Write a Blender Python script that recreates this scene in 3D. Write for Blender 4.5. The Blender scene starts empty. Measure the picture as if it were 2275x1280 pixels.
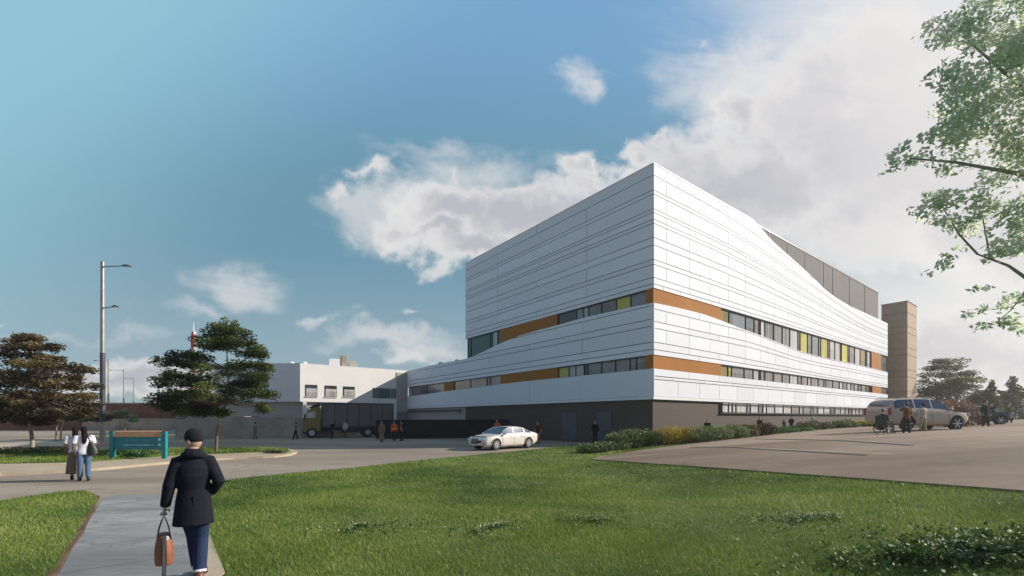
import bpy, bmesh, math, random
import numpy as np
from mathutils import Vector, Matrix
R = math.radians
random.seed(7)
scene = bpy.context.scene
COL = scene.collection
# ---------------------------------------------------------------- camera
F = 988.0; CX = 1137.5; HY = 929.0; CH = 1.95          # focal length in photo pixels, horizon row, eye height
cam_d = bpy.data.cameras.new('camera'); cam = bpy.data.objects.new('camera', cam_d); COL.objects.link(cam)
cam.location = (0, 0, CH); cam.rotation_euler = (R(90), 0, 0)
cam_d.sensor_width = 36; cam_d.lens = 36*F/2275; cam_d.shift_y = (HY-640)/2275
cam_d.clip_start = 0.1; cam_d.clip_end = 4000
scene.camera = cam
# ---------------------------------------------------------------- light
SUN = Vector((0.985, 0.13, 0)).normalized()*math.cos(R(26)) + Vector((0, 0, math.sin(R(26))))
sun_d = bpy.data.lights.new('sun', 'SUN'); sun_d.energy = 5.0; sun_d.angle = R(0.6); sun_d.color = (1.0, 0.93, 0.84)
sun = bpy.data.objects.new('sun', sun_d); COL.objects.link(sun)
sun.rotation_euler = SUN.to_track_quat('Z', 'Y').to_euler(); sun.location = (60, 15, 60)
scene.view_settings.view_transform = 'Standard'; scene.view_settings.look = 'None'
scene.view_settings.exposure = 0.22; scene.view_settings.gamma = 1.0
scene.view_settings.use_curve_mapping = False
world = bpy.data.worlds.new('World'); scene.world = world; world.use_nodes = True

class NT:
    """tiny helper for node trees"""
    def __init__(s, tree): s.t = tree; s.n = tree.nodes; s.l = tree.links
    def node(s, kind, **kw):
        n = s.n.new(kind)
        for k, v in kw.items(): setattr(n, k, v)
        return n
    def put(s, sock, v):
        if isinstance(v, bpy.types.NodeSocket): s.l.new(v, sock)
        else: sock.default_value = v
    def m(s, op, a, b=0.0, c=0.0, clamp=False):
        n = s.n.new('ShaderNodeMath'); n.operation = op; n.use_clamp = clamp
        s.put(n.inputs[0], a); s.put(n.inputs[1], b); s.put(n.inputs[2], c)
        return n.outputs[0]
    def mix(s, f, a, b, blend='MIX'):
        n = s.n.new('ShaderNodeMix'); n.data_type = 'RGBA'; n.blend_type = blend
        s.put(n.inputs[0], f); s.put(n.inputs[6], a); s.put(n.inputs[7], b)
        return n.outputs[2]
    def smooth(s, v, a, b, lo=0.0, hi=1.0):
        n = s.n.new('ShaderNodeMapRange'); n.interpolation_type = 'SMOOTHSTEP'
        s.put(n.inputs[0], v); n.inputs[1].default_value = a; n.inputs[2].default_value = b
        n.inputs[3].default_value = lo; n.inputs[4].default_value = hi
        return n.outputs[0]
    def lin(s, v, a, b, lo=0.0, hi=1.0):
        n = s.n.new('ShaderNodeMapRange'); s.put(n.inputs[0], v)
        for i, q in enumerate((a, b, lo, hi)): n.inputs[i+1].default_value = q
        return n.outputs[0]
    def noise(s, vec, scale, detail=4, rough=0.55, dist=0.0):
        n = s.n.new('ShaderNodeTexNoise'); n.inputs['Scale'].default_value = scale
        n.inputs['Detail'].default_value = detail; n.inputs['Roughness'].default_value = rough
        n.inputs['Distortion'].default_value = dist
        if vec is not None: s.l.new(vec, n.inputs['Vector'])
        return n.outputs['Fac']
    def comb(s, x, y, z):
        n = s.n.new('ShaderNodeCombineXYZ')
        for i, q in enumerate((x, y, z)): s.put(n.inputs[i], q)
        return n.outputs[0]

def build_world():
    w = NT(world.node_tree); w.n.clear()
    out = w.node('ShaderNodeOutputWorld'); bg = w.node('ShaderNodeBackground'); bg.inputs[1].default_value = SKY_STRENGTH
    w.l.new(bg.outputs[0], out.inputs[0])
    sky = w.node('ShaderNodeTexSky', sky_type='NISHITA'); sky.sun_disc = False
    sky.sun_elevation = math.asin(SUN.z); sky.sun_rotation = math.atan2(SUN.x, SUN.y)
    sky.altitude = 0; sky.air_density = 1.0; sky.dust_density = 0.6; sky.ozone_density = 1.6
    tc = w.node('ShaderNodeTexCoord'); sep = w.node('ShaderNodeSeparateXYZ'); w.l.new(tc.outputs['Generated'], sep.inputs[0])
    x, y, z = sep.outputs
    ay = w.m('MAXIMUM', w.m('ABSOLUTE', y), 0.12)
    u = w.m('DIVIDE', x, ay); v = w.m('DIVIDE', z, ay)          # direction on a far vertical plane: east-ness and height
    front = w.smooth(y, -0.1, 0.25)
    p = w.comb(u, v, w.m('MULTIPLY', y, 0.4))
    def vnoise(vec, sc, det, ro):
        n = w.node('ShaderNodeTexNoise'); n.inputs['Scale'].default_value = sc; n.inputs['Detail'].default_value = det
        n.inputs['Roughness'].default_value = ro; w.l.new(vec, n.inputs['Vector']); s_ = w.node('ShaderNodeSeparateColor')
        w.l.new(n.outputs['Color'], s_.inputs[0]); return s_.outputs
    wa = vnoise(p, 5.0, 3, 0.5); wb = vnoise(p, 18.0, 5, 0.6)
    def warp(q, i, a_, b_): return w.m('ADD', q, w.m('ADD', w.m('MULTIPLY', w.m('SUBTRACT', wa[i], 0.5), a_), w.m('MULTIPLY', w.m('SUBTRACT', wb[i], 0.5), b_)))
    uw = warp(u, 0, 0.30, 0.11); vw = warp(v, 1, 0.20, 0.09)
    nb = w.noise(p, 7.0, 9, 0.62, 0.15)
    pw = w.comb(w.m('MULTIPLY', u, 0.55), w.m('ADD', w.m('MULTIPLY', v, 1.8), w.m('MULTIPLY', u, 0.35)), 3.3)
    nw = w.noise(pw, 5.0, 7, 0.62, 0.5)
    def field(blobs, uu, vv):
        acc = None
        for (cx, cy, rx, ry, am) in blobs:
            cu, cv, ru, rv = (cx-CX)/F, (HY-cy)/F, rx/F, ry/F
            a = w.m('MULTIPLY', w.m('SUBTRACT', uu, cu), 1/ru); b = w.m('MULTIPLY', w.m('SUBTRACT', vv, cv), 1/rv)
            d = w.m('SQRT', w.m('ADD', w.m('MULTIPLY', a, a), w.m('MULTIPLY', b, b)))
            f = w.m('MULTIPLY', w.m('SUBTRACT', 1.0, d), am*min(1.6, max(1.0, 3.2*math.sqrt(rx*ry)/150)))
            acc = f if acc is None else w.m('MAXIMUM', acc, f)
        return w.m('MAXIMUM', acc, -1.2)
    cum = field(CUMULUS, uw, vw)
    dens = w.m('ADD', cum, w.m('MULTIPLY', w.m('SUBTRACT', nb, 0.5), 1.7))
    a1 = w.m('MULTIPLY', w.m('MULTIPLY', w.smooth(dens, -0.12, 0.62), 0.94), front)
    soft = field(SOFT, warp(u, 2, 0.30, 0.10), warp(v, 0, 0.14, 0.08))
    a2 = w.m('MULTIPLY', w.smooth(w.m('ADD', soft, w.m('MULTIPLY', w.m('SUBTRACT', nw, 0.5), 2.2)), -0.2, 1.0), w.m('MULTIPLY', front, 0.62))
    veil = w.smooth(w.m('ADD', w.m('ADD', w.m('MULTIPLY', u, 0.9), w.m('MULTIPLY', v, 0.22)), w.m('MULTIPLY', w.m('SUBTRACT', nw, 0.5), 0.35)), 0.42, 1.0)
    a3 = w.m('MULTIPLY', w.m('MULTIPLY', veil, 0.88), front)
    alpha = w.m('SUBTRACT', 1.0, w.m('MULTIPLY', w.m('MULTIPLY', w.m('SUBTRACT', 1.0, a1), w.m('SUBTRACT', 1.0, a2)), w.m('SUBTRACT', 1.0, a3)))
    # inside of the banks is lilac grey, edges and tops are bright
    n2 = w.noise(p, 4.5, 6, 0.6, 0.4)
    shade = w.m('ADD', w.smooth(dens, 0.15, 1.35), w.m('MULTIPLY', w.m('SUBTRACT', n2, 0.5), 1.2))
    shade = w.m('MULTIPLY', shade, 1.0, clamp=True)
    k = 1.0/SKY_STRENGTH
    ccol = w.mix(shade, (CLOUD_HI[0]*k, CLOUD_HI[1]*k, CLOUD_HI[2]*k, 1), (CLOUD_LO[0]*k, CLOUD_LO[1]*k, CLOUD_LO[2]*k, 1))
    ccol = w.mix(w.m('MULTIPLY', veil, w.smooth(v, 0.05, 0.9, 0.3, 0.8)), ccol, (CLOUD_HI[0]*k, CLOUD_HI[1]*k, CLOUD_HI[2]*k, 1))
    tint = w.mix(1.0, sky.outputs[0], SKY_TINT, 'MULTIPLY')
    # thin greenish air high on the left of the photo
    g = w.smooth(w.m('SUBTRACT', w.m('MULTIPLY', v, 0.9), w.m('MULTIPLY', u, 0.75)), 0.75, 1.6)
    # pale low haze, clear teal at mid height, fuller blue above
    h1 = w.mix(w.smooth(v, 0.02, 0.42), (SKYC[0][0]*k,SKYC[0][1]*k,SKYC[0][2]*k,1), (SKYC[1][0]*k,SKYC[1][1]*k,SKYC[1][2]*k,1))
    h1 = w.mix(w.smooth(v, 0.45, 0.95), h1, (SKYC[2][0]*k,SKYC[2][1]*k,SKYC[2][2]*k,1))
    h1 = w.mix(w.m('MULTIPLY', w.smooth(u, -0.4, -1.1), w.smooth(v, 0.7, 0.2, 0.0, 0.45)), h1, (SKYC[0][0]*k,SKYC[0][1]*k,SKYC[0][2]*k,1))
    back = w.mix(w.smooth(nw, 0.35, 0.65, 0.0, 0.35), w.mix(1.0, sky.outputs[0], (0.56,0.70,0.88,1), 'MULTIPLY'), (0.34*k,0.37*k,0.42*k,1))   # unseen sky and cloud behind the viewer, made up to set the fill light
    tint = w.mix(w.m('MULTIPLY', front, 0.75), w.mix(1.0, sky.outputs[0], SKY_TINT, 'MULTIPLY'), h1)
    tint = w.mix(front, back, tint)
    tint = w.mix(w.m('MULTIPLY', w.m('MULTIPLY', g, 0.8), front), tint, (AIR[0]*k, AIR[1]*k, AIR[2]*k, 1))
    col = w.mix(alpha, tint, ccol)
    w.l.new(col, bg.inputs[0])
SKY_STRENGTH = 0.10
SKY_TINT = (0.66, 0.70, 0.74, 1)
SKYC = [(0.31,0.41,0.46),(0.135,0.305,0.395),(0.18,0.39,0.64)]
AIR = (0.27, 0.52, 0.60)
CLOUD_HI = (0.72, 0.70, 0.69); CLOUD_LO = (0.44, 0.44, 0.48)
CUMULUS = [(1980,330,460,300,1.0),(1690,400,330,150,1.0),(1480,420,190,80,1.0),(1250,480,300,85,1.0),(1000,470,190,60,.8),(1440,345,60,40,.9),(1520,320,60,40,.9),(1640,215,50,35,.7),(1060,545,190,50,1.0),(960,520,120,40,.9),
           (1270,385,60,40,.9),(1105,430,55,28,.7),(1010,385,18,30,.4),(1650,250,80,70,.9),(2000,130,260,120,1.0),(2180,520,260,150,1.0),(2170,790,230,110,.9),
           (300,850,200,55,1.0),(-100,500,60,20,.5),(780,368,50,12,.3),(760,412,22,20,.35),
           (900,800,120,18,.6),(-400,400,220,120,.9),(-700,760,300,80,.9),(3000,500,600,400,1.0)]
SOFT = [(960,480,260,110,1.15),(850,440,110,50,.9),(1310,195,55,60,1.0),(1565,105,26,20,.8),(500,650,120,55,.62),(420,690,130,25,.6),(870,755,190,32,.75),(960,780,120,30,.9),(1080,380,190,70,.65),(690,715,40,12,.8),(800,535,22,24,.8),(890,695,30,8,.7),(10,672,50,9,.8),(25,716,30,8,.8),(960,340,90,25,.5),(1700,200,260,140,1.0),(150,760,240,25,.4)]
build_world()

# ---------------------------------------------------------------- terrain height and photo measurements turned into places
def zg(x, y):
    """height of the land: flat to the left, a long ramp up to the car park on the right"""
    xb = 3.5 + np.maximum(0.0, np.asarray(y, float)-20)*0.574
    d = np.asarray(x, float) - xb
    d = 0.5*(d+np.sqrt(d*d+1.5)) - 0.0
    return 1.85*(1-np.exp(-0.0575*d)) - 0.03
def hz(x, y): return float(zg(x, y))
def at(px, py, D): return Vector(((px-CX)/F*D, D, CH-(py-HY)/F*D))
def ground(px, py):
    r = (px-CX)/F; lo, hi = 1.0, 400.0
    f = lambda D: (CH-(py-HY)/F*D) - hz(r*D, D)
    D = 1.0
    while D < 400 and f(D) > 0: D *= 1.01
    lo, hi = D/1.01, D
    for _ in range(30):
        mid = (lo+hi)/2
        if f(mid) > 0: lo = mid
        else: hi = mid
    return Vector((r*lo, lo, hz(r*lo, lo)))

# ---------------------------------------------------------------- object helpers
def tag(o, label=None, cat=None, group=None, kind=None):
    if label: o['label'] = label
    if cat: o['category'] = cat
    if group: o['group'] = group
    if kind: o['kind'] = kind
    return o
def empty(name, loc=(0,0,0), rz=0.0):
    o = bpy.data.objects.new(name, None); COL.objects.link(o); o.location = loc; o.rotation_euler = (0,0,rz)
    o.empty_display_size = 0.3
    return o
class MB:
    def __init__(s): s.v = []; s.f = []; s.mi = []
    def add(s, vs, fs, mi=0):
        b = len(s.v); s.v += [tuple(q) for q in vs]
        for f in fs: s.f.append([i+b for i in f]); s.mi.append(mi)
        return s
    def box(s, c, d, rz=0.0, mi=0, M=None):
        hx, hy, hzz = d[0]/2, d[1]/2, d[2]/2; vs = []
        cr, sr = math.cos(rz), math.sin(rz)
        for sx in (-1,1):
            for sy in (-1,1):
                for sz in (-1,1):
                    x, y = sx*hx, sy*hy
                    vs.append((c[0]+x*cr-y*sr, c[1]+x*sr+y*cr, c[2]+sz*hzz))
        if M is not None: vs = [M @ Vector(q) for q in vs]
        return s.add(vs, [(0,1,3,2),(4,6,7,5),(0,4,5,1),(2,3,7,6),(0,2,6,4),(1,5,7,3)], mi)
    def prism(s, poly, z0, z1, mi=0):
        """poly: list of (x,y) counter-clockwise"""
        n = len(poly); vs = [(x,y,z0) for x,y in poly]+[(x,y,z1) for x,y in poly]
        return s.add(vs, [tuple(reversed(range(n))), tuple(range(n,2*n))]+[(i,(i+1)%n,n+(i+1)%n,n+i) for i in range(n)], mi)
    def extr(s, poly3, d, mi=0):
        n = len(poly3); d = Vector(d); a = [Vector(q) for q in poly3]
        return s.add(a+[q+d for q in a], [tuple(reversed(range(n))), tuple(range(n,2*n))]+[(i,(i+1)%n,n+(i+1)%n,n+i) for i in range(n)], mi)
    def tube(s, pts, rad, n=8, mi=0, flat=1.0):
        pts = [Vector(q) for q in pts]
        if not hasattr(rad, '__len__'): rad = [rad]*len(pts)
        vs = []; prev = None
        for i, q in enumerate(pts):
            t = (pts[min(i+1,len(pts)-1)]-pts[max(i-1,0)]).normalized()
            if prev is None:
                a = Vector((0,0,1)) if abs(t.z) < .9 else Vector((1,0,0))
                u = t.cross(a).normalized()
            else: u = (prev - t*prev.dot(t)).normalized()
            prev = u; w = t.cross(u)
            for k in range(n):
                an = 2*math.pi*k/n
                vs.append(q+(u*math.cos(an)+w*math.sin(an)*flat)*rad[i])
        m = len(pts); fs = [tuple(reversed(range(n))), tuple(range((m-1)*n, m*n))]
        for i in range(m-1):
            for k in range(n): fs.append((i*n+k, i*n+(k+1)%n, (i+1)*n+(k+1)%n, (i+1)*n+k))
        return s.add(vs, fs, mi)
    def rings(s, rings, n=14, mi=0):
        """rings: (cx,cy,z,rx,ry) stacked in z"""
        vs = []
        for (cx,cy,z,rx,ry) in rings:
            for k in range(n):
                a = 2*math.pi*k/n; vs.append((cx+rx*math.cos(a), cy+ry*math.sin(a), z))
        m = len(rings); fs = [tuple(reversed(range(n))), tuple(range((m-1)*n, m*n))]
        for i in range(m-1):
            for k in range(n): fs.append((i*n+k, i*n+(k+1)%n, (i+1)*n+(k+1)%n, (i+1)*n+k))
        return s.add(vs, fs, mi)
    def ball(s, c, r, n=12, m=8, mi=0, M=None):
        rx, ry, rz = (r if hasattr(r,'__len__') else (r,r,r)); vs = []; fs = []
        for i in range(1, m):
            ph = math.pi*i/m
            for k in range(n):
                a = 2*math.pi*k/n; q = Vector((rx*math.sin(ph)*math.cos(a), ry*math.sin(ph)*math.sin(a), rz*math.cos(ph)))
                if M is not None: q = M @ q
                vs.append(q+Vector(c))
        top = Vector((0,0,rz)); bot = Vector((0,0,-rz))
        if M is not None: top = M@top; bot = M@bot
        vs += [top+Vector(c), bot+Vector(c)]; T = (m-1)*n
        for k in range(n): fs.append((T, k, (k+1)%n)); fs.append((T+1, (m-2)*n+(k+1)%n, (m-2)*n+k))
        for i in range(m-2):
            for k in range(n): fs.append((i*n+k, (i+1)*n+k, (i+1)*n+(k+1)%n, i*n+(k+1)%n))
        return s.add(vs, fs, mi)
    def build(s, name, mat, parent=None, smooth=False, bevel=0.0):
        me = bpy.data.meshes.new(name); me.from_pydata(s.v, [], s.f)
        bm = bmesh.new(); bm.from_mesh(me); bmesh.ops.recalc_face_normals(bm, faces=bm.faces); bm.to_mesh(me); bm.free()
        mats = mat if isinstance(mat, (list,tuple)) else [mat]
        for q in mats: me.materials.append(q)
        for p, k in zip(me.polygons, s.mi): p.material_index = k
        if smooth:
            me.polygons.foreach_set('use_smooth', [True]*len(me.polygons))
            try: me.set_sharp_from_angle(angle=R(40))
            except Exception: pass
        o = bpy.data.objects.new(name, me); COL.objects.link(o)
        if parent is not None: o.parent = parent
        if bevel:
            b = o.modifiers.new('bevel', 'BEVEL'); b.width = bevel; b.segments = 2; b.limit_method = 'ANGLE'
        return o
def copy_tree(o, parent=None):
    c = o.copy(); COL.objects.link(c)
    if parent is not None: c.parent = parent
    for ch in list(o.children): copy_tree(ch, c)
    return c

# ---------------------------------------------------------------- materials
def mat(name, col, rough=0.6, metal=0.0, var=0.12, vscale=3.0, bump=0.0, bscale=40.0, spec=0.5, coat=0.0, sub=None, coords='Object', stretch=None):
    m = bpy.data.materials.new(name); m.use_nodes = True; t = NT(m.node_tree)
    b = t.n['Principled BSDF']; b.inputs['Roughness'].default_value = rough; b.inputs['Metallic'].default_value = metal
    b.inputs['Specular IOR Level'].default_value = spec
    if coat: b.inputs['Coat Weight'].default_value = coat; b.inputs['Coat Roughness'].default_value = 0.08
    tc = t.node('ShaderNodeTexCoord'); vec = tc.outputs[coords]
    if stretch:
        mp = t.node('ShaderNodeMapping'); mp.inputs['Scale'].default_value = stretch; t.l.new(vec, mp.inputs[0]); vec = mp.outputs[0]
    n = t.noise(vec, vscale, 5, 0.6)
    hi = tuple(min(1, c*(1+var)) for c in col); lo = tuple(c*(1-var) for c in col)
    c = t.mix(t.smooth(n, 0.3, 0.7), (*lo,1), (*hi,1))
    t.l.new(c, b.inputs['Base Color'])
    if bump:
        bp = t.node('ShaderNodeBump'); bp.inputs['Strength'].default_value = bump; bp.inputs['Distance'].default_value = 0.02
        t.l.new(t.noise(vec, bscale, 4, 0.6), bp.inputs['Height']); t.l.new(bp.outputs[0], b.inputs['Normal'])
    return m
def tint_mat(name, col, rough, var, spec=0.5, metal=0.0, trans=0.0, ramp=None):
    """colour varies piece by piece from a random 'tint' face attribute"""
    m = bpy.data.materials.new(name); m.use_nodes = True; t = NT(m.node_tree); b = t.n['Principled BSDF']
    b.inputs['Roughness'].default_value = rough; b.inputs['Metallic'].default_value = metal; b.inputs['Specular IOR Level'].default_value = spec
    at_ = t.node('ShaderNodeAttribute'); at_.attribute_name = 'tint'
    if ramp:
        cr = t.node('ShaderNodeValToRGB'); t.l.new(at_.outputs['Fac'], cr.inputs[0]); e = cr.color_ramp.elements
        while len(e) < len(ramp): e.new(0.5)
        for i, (p_, c_) in enumerate(ramp): e[i].position = p_; e[i].color = (*c_, 1)
        c = cr.outputs[0]
    else:
        c = t.mix(at_.outputs['Fac'], (*[q*(1-var) for q in col],1), (*[min(1,q*(1+var)) for q in col],1))
    t.l.new(c, b.inputs['Base Color'])
    if trans:
        tr = t.node('ShaderNodeBsdfTranslucent'); mx = t.node('ShaderNodeMixShader'); mx.inputs[0].default_value = trans
        t.l.new(c, tr.inputs[0]); t.l.new(b.outputs[0], mx.inputs[1]); t.l.new(tr.outputs[0], mx.inputs[2])
        t.l.new(mx.outputs[0], t.n['Material Output'].inputs[0])
    return m
def set_tint(o, vals):
    a = o.data.attributes.new('tint', 'FLOAT', 'FACE'); a.data.foreach_set('value', np.asarray(vals, np.float32))
M = {}
M['panel'] = tint_mat('white_cladding', (0.79,0.803,0.825), 0.64, 0.05, spec=0.25, metal=0.0)
def dress_panel(m):
    t = NT(m.node_tree); b = t.n['Principled BSDF']; tc = t.node('ShaderNodeTexCoord'); old = b.inputs['Base Color'].links[0].from_socket
    mp = t.node('ShaderNodeMapping'); mp.inputs['Scale'].default_value = (1,1,0.12); t.l.new(tc.outputs['Object'], mp.inputs[0])
    s = t.noise(mp.outputs[0], 2.2, 6, 0.7); d = t.m('MULTIPLY', t.smooth(s, 0.52, 0.8), 0.16)
    t.l.new(t.mix(d, old, (0.50,0.48,0.45,1)), b.inputs['Base Color'])
    bp = t.node('ShaderNodeBump'); bp.inputs['Strength'].default_value = 0.35; bp.inputs['Distance'].default_value = 0.03
    t.l.new(t.noise(tc.outputs['Object'], 0.9, 2, 0.5), bp.inputs['Height']); t.l.new(bp.outputs[0], b.inputs['Normal'])
dress_panel(M['panel'])
M['dark_core'] = mat('dark_membrane', (0.035,0.035,0.04), 0.7)
M['roof'] = mat('roof_membrane', (0.45,0.45,0.44), 0.8)
M['frame'] = mat('dark_frame_metal', (0.03,0.03,0.035), 0.4, 0.3)
M['orange'] = mat('ochre_orange_panel', (0.40,0.165,0.035), 0.75, var=0.06, vscale=0.6, spec=0.15)
M['base_brown'] = mat('brown_fibre_board', (0.085,0.064,0.047), 0.8, var=0.1, vscale=1.2, bump=0.3, bscale=3, stretch=(0.3,0.3,12))
M['screen'] = mat('grey_brown_screen', (0.095,0.086,0.074), 0.8, var=0.08, vscale=1.0)
M['beige'] = mat('beige_render', (0.47,0.42,0.37), 0.85, var=0.05, vscale=0.8, bump=0.15)
M['annex_white'] = mat('cream_render', (0.88,0.84,0.78), 0.85, var=0.03, vscale=0.5, bump=0.1)
M['annex_grey'] = mat('grey_render', (0.50,0.45,0.39), 0.85, var=0.05, vscale=0.5)
M['white_trim'] = mat('white_trim', (0.8,0.79,0.77), 0.5, var=0.02)
M['concrete'] = mat('worn_concrete', (0.44,0.36,0.275), 0.9, var=0.16, vscale=0.7, bump=0.4, bscale=20)
M['black_wall'] = mat('black_render', (0.02,0.016,0.014), 0.8, var=0.25, vscale=1.0, bump=0.2)
M['tower'] = mat('tan_brick', (0.42,0.30,0.20), 0.85, var=0.06, vscale=1.0, bump=0.2, bscale=10)
M['tower_joint'] = mat('tan_joint', (0.24,0.17,0.12), 0.9)
M['brickred'] = mat('red_brick', (0.22,0.085,0.045), 0.9, var=0.2, vscale=1.0, bump=0.3)
M['door'] = mat('blue_grey_door', (0.075,0.078,0.085), 0.5)
M['metal_grey'] = mat('galvanised_grey', (0.33,0.32,0.29), 0.45, 0.5)
M['metal_dark'] = mat('charcoal_paint', (0.06,0.06,0.065), 0.5)
M['interior'] = mat('interior_plaster', (0.55,0.50,0.43), 0.8)
def glass_mat(name, c1, c2, sc=2.2, rough=0.12, spec=0.6):
    """window pane with curtains close behind it: vertical folds"""
    m = bpy.data.materials.new(name); m.use_nodes = True; t = NT(m.node_tree); b = t.n['Principled BSDF']
    tc = t.node('ShaderNodeTexCoord'); sp = t.node('ShaderNodeSeparateXYZ'); t.l.new(tc.outputs['Object'], sp.inputs[0])
    h = t.comb(t.m('ADD', sp.outputs[0], t.m('MULTIPLY', sp.outputs[1], 0.7)), 0.0, t.m('MULTIPLY', sp.outputs[2], 0.03))
    n = t.noise(h, sc, 5, 0.7)
    c = t.mix(t.smooth(n, 0.36, 0.62), (*c1,1), (*c2,1))
    oi = t.node('ShaderNodeObjectInfo'); sg = t.node('ShaderNodeSeparateXYZ'); t.l.new(tc.outputs['Generated'], sg.inputs[0])
    bl = t.m('GREATER_THAN', sg.outputs[2], t.m('ADD', t.m('MULTIPLY', oi.outputs['Random'], 1.3), 0.25))     # roller blind pulled part way down
    c = t.mix(t.m('MULTIPLY', bl, 0.6), c, (c2[0]*1.25,c2[1]*1.25,c2[2]*1.25,1)); c = t.mix(1.0, c, t.mix(oi.outputs['Random'], (.72,.72,.72,1), (1.15,1.15,1.15,1)), 'MULTIPLY')
    t.l.new(c, b.inputs['Base Color'])
    b.inputs['Roughness'].default_value = rough; b.inputs['Specular IOR Level'].default_value = spec
    return m
M['g_grey'] = glass_mat('curtained_glass_grey', (0.13,0.125,0.115), (0.30,0.28,0.25))
M['g_light'] = glass_mat('curtained_glass_light', (0.34,0.32,0.29), (0.60,0.58,0.54))
M['g_bright'] = glass_mat('painted_sky_glass', (0.50,0.49,0.47), (0.80,0.79,0.77), sc=0.9, rough=0.1)  # white sky reflection is put into the pane colour
M['g_dark'] = glass_mat('dark_glass', (0.03,0.028,0.025), (0.06,0.055,0.05), rough=0.08)
M['g_blue'] = glass_mat('slate_glass', (0.12,0.14,0.15), (0.22,0.24,0.25), sc=0.8, rough=0.08)
M['g_yellow'] = glass_mat('yellow_glass', (0.42,0.36,0.02), (0.62,0.55,0.05), sc=0.8, rough=0.1)
M['g_olive'] = glass_mat('olive_glass', (0.22,0.15,0.02), (0.34,0.24,0.03), sc=0.8, rough=0.1)
def clear_glass(name, tint=(0.85,0.9,0.9), mixf=0.15):
    m = bpy.data.materials.new(name); m.use_nodes = True; t = NT(m.node_tree); t.n.remove(t.n['Principled BSDF'])
    a = t.node('ShaderNodeBsdfTransparent'); a.inputs[0].default_value = (*tint,1)
    g = t.node('ShaderNodeBsdfGlossy'); g.inputs['Roughness'].default_value = 0.03
    mx = t.node('ShaderNodeMixShader'); fr = t.node('ShaderNodeFresnel'); fr.inputs[0].default_value = 1.5
    t.l.new(t.m('ADD', fr.outputs[0], mixf*0.3), mx.inputs[0]); t.l.new(a.outputs[0], mx.inputs[1]); t.l.new(g.outputs[0], mx.inputs[2])
    t.l.new(mx.outputs[0], t.n['Material Output'].inputs[0]); return m
M['clear'] = clear_glass('clear_glass')
# ---------------------------------------------------------------- ground, roads, lawns
def ground_mat(name, c1, c2, c3, s1=0.25, s2=25.0, bump=0.3, rough=0.9, streak=0.5, cracks=0.0, joints=None):
    m = bpy.data.materials.new(name); m.use_nodes = True; t = NT(m.node_tree); b = t.n['Principled BSDF']
    tc = t.node('ShaderNodeTexCoord'); v = tc.outputs['Object']
    mp = t.node('ShaderNodeMapping'); mp.inputs['Scale'].default_value = (streak,1.0,1.0); mp.inputs['Rotation'].default_value = (0,0,R(-12)); t.l.new(v, mp.inputs[0])
    n1 = t.noise(mp.outputs[0], s1, 5, 0.62, 0.5); n2 = t.noise(v, s2, 4, 0.7); n3 = t.noise(v, 2.4, 5, 0.65)
    c = t.mix(t.smooth(n1, 0.34, 0.66), (*c1,1), (*c2,1))
    c = t.mix(t.m('MULTIPLY', t.smooth(n3, 0.45, 0.75), 0.4), c, (*c3,1))
    if cracks:
        vo = t.node('ShaderNodeTexVoronoi'); vo.feature = 'DISTANCE_TO_EDGE'; vo.inputs['Scale'].default_value = cracks
        wv = t.node('ShaderNodeVectorMath'); wv.operation = 'ADD'; nz = t.node('ShaderNodeTexNoise'); nz.inputs['Scale'].default_value = 1.3; nz.inputs['Detail'].default_value = 6; t.l.new(v, nz.inputs['Vector'])
        t.l.new(v, wv.inputs[0]); t.l.new(nz.outputs['Color'], wv.inputs[1]); t.l.new(wv.outputs[0], vo.inputs['Vector'])
        cr_ = t.m('MULTIPLY', t.smooth(vo.outputs['Distance'], 0.010*cracks*2, 0.0), t.smooth(n1, 0.40, 0.62, 0.0, 0.75))
        c = t.mix(cr_, c, (c1[0]*.35,c1[1]*.33,c1[2]*.3,1))
        st = t.noise(v, 0.9, 3, 0.5); c = t.mix(t.m('MULTIPLY', t.smooth(st, 0.60, 0.72), 0.35), c, (c1[0]*.5,c1[1]*.5,c1[2]*.48,1))
    c = t.mix(t.lin(n2, 0.3, 0.7, 0.0, 0.22), c, (c1[0]*.45,c1[1]*.45,c1[2]*.45,1))
    if joints:
        sp = t.node('ShaderNodeSeparateXYZ'); t.l.new(v, sp.inputs[0]); a_ = t.m('DIVIDE', t.m('ADD', t.m('MULTIPLY', sp.outputs[0], joints[0]), t.m('MULTIPLY', sp.outputs[1], joints[1])), joints[2])
        a_ = t.m('ADD', a_, t.m('MULTIPLY', t.m('SUBTRACT', n3, 0.5), 0.05)); fr = t.m('ABSOLUTE', t.m('SUBTRACT', t.m('FRACT', a_), 0.5))
        c = t.mix(t.smooth(fr, 0.010, 0.004, 0.0, 0.8), c, (0.05,0.05,0.05,1))
        mp2 = t.node('ShaderNodeMapping'); mp2.inputs['Rotation'].default_value = (0,0,R(-38)); mp2.inputs['Scale'].default_value = (0.8,9,1); t.l.new(v, mp2.inputs[0])
        c = t.mix(t.m('MULTIPLY', t.smooth(t.noise(mp2.outputs[0], 1.6, 6, 0.7), 0.5, 0.72), 0.6), c, (0.10,0.10,0.10,1))
    t.l.new(c, b.inputs['Base Color']); b.inputs['Roughness'].default_value = rough; b.inputs['Specular IOR Level'].default_value = 0.25
    bp = t.node('ShaderNodeBump'); bp.inputs['Strength'].default_value = bump; bp.inputs['Distance'].default_value = 0.012
    t.l.new(t.noise(v, s2*3, 3, 0.7), bp.inputs['Height']); t.l.new(bp.outputs[0], b.inputs['Normal'])
    return m
M['asphalt'] = ground_mat('warm_grey_asphalt', (0.235,0.19,0.148), (0.40,0.335,0.265), (0.20,0.165,0.135), s1=0.16, streak=0.3, cracks=0.22)
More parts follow.
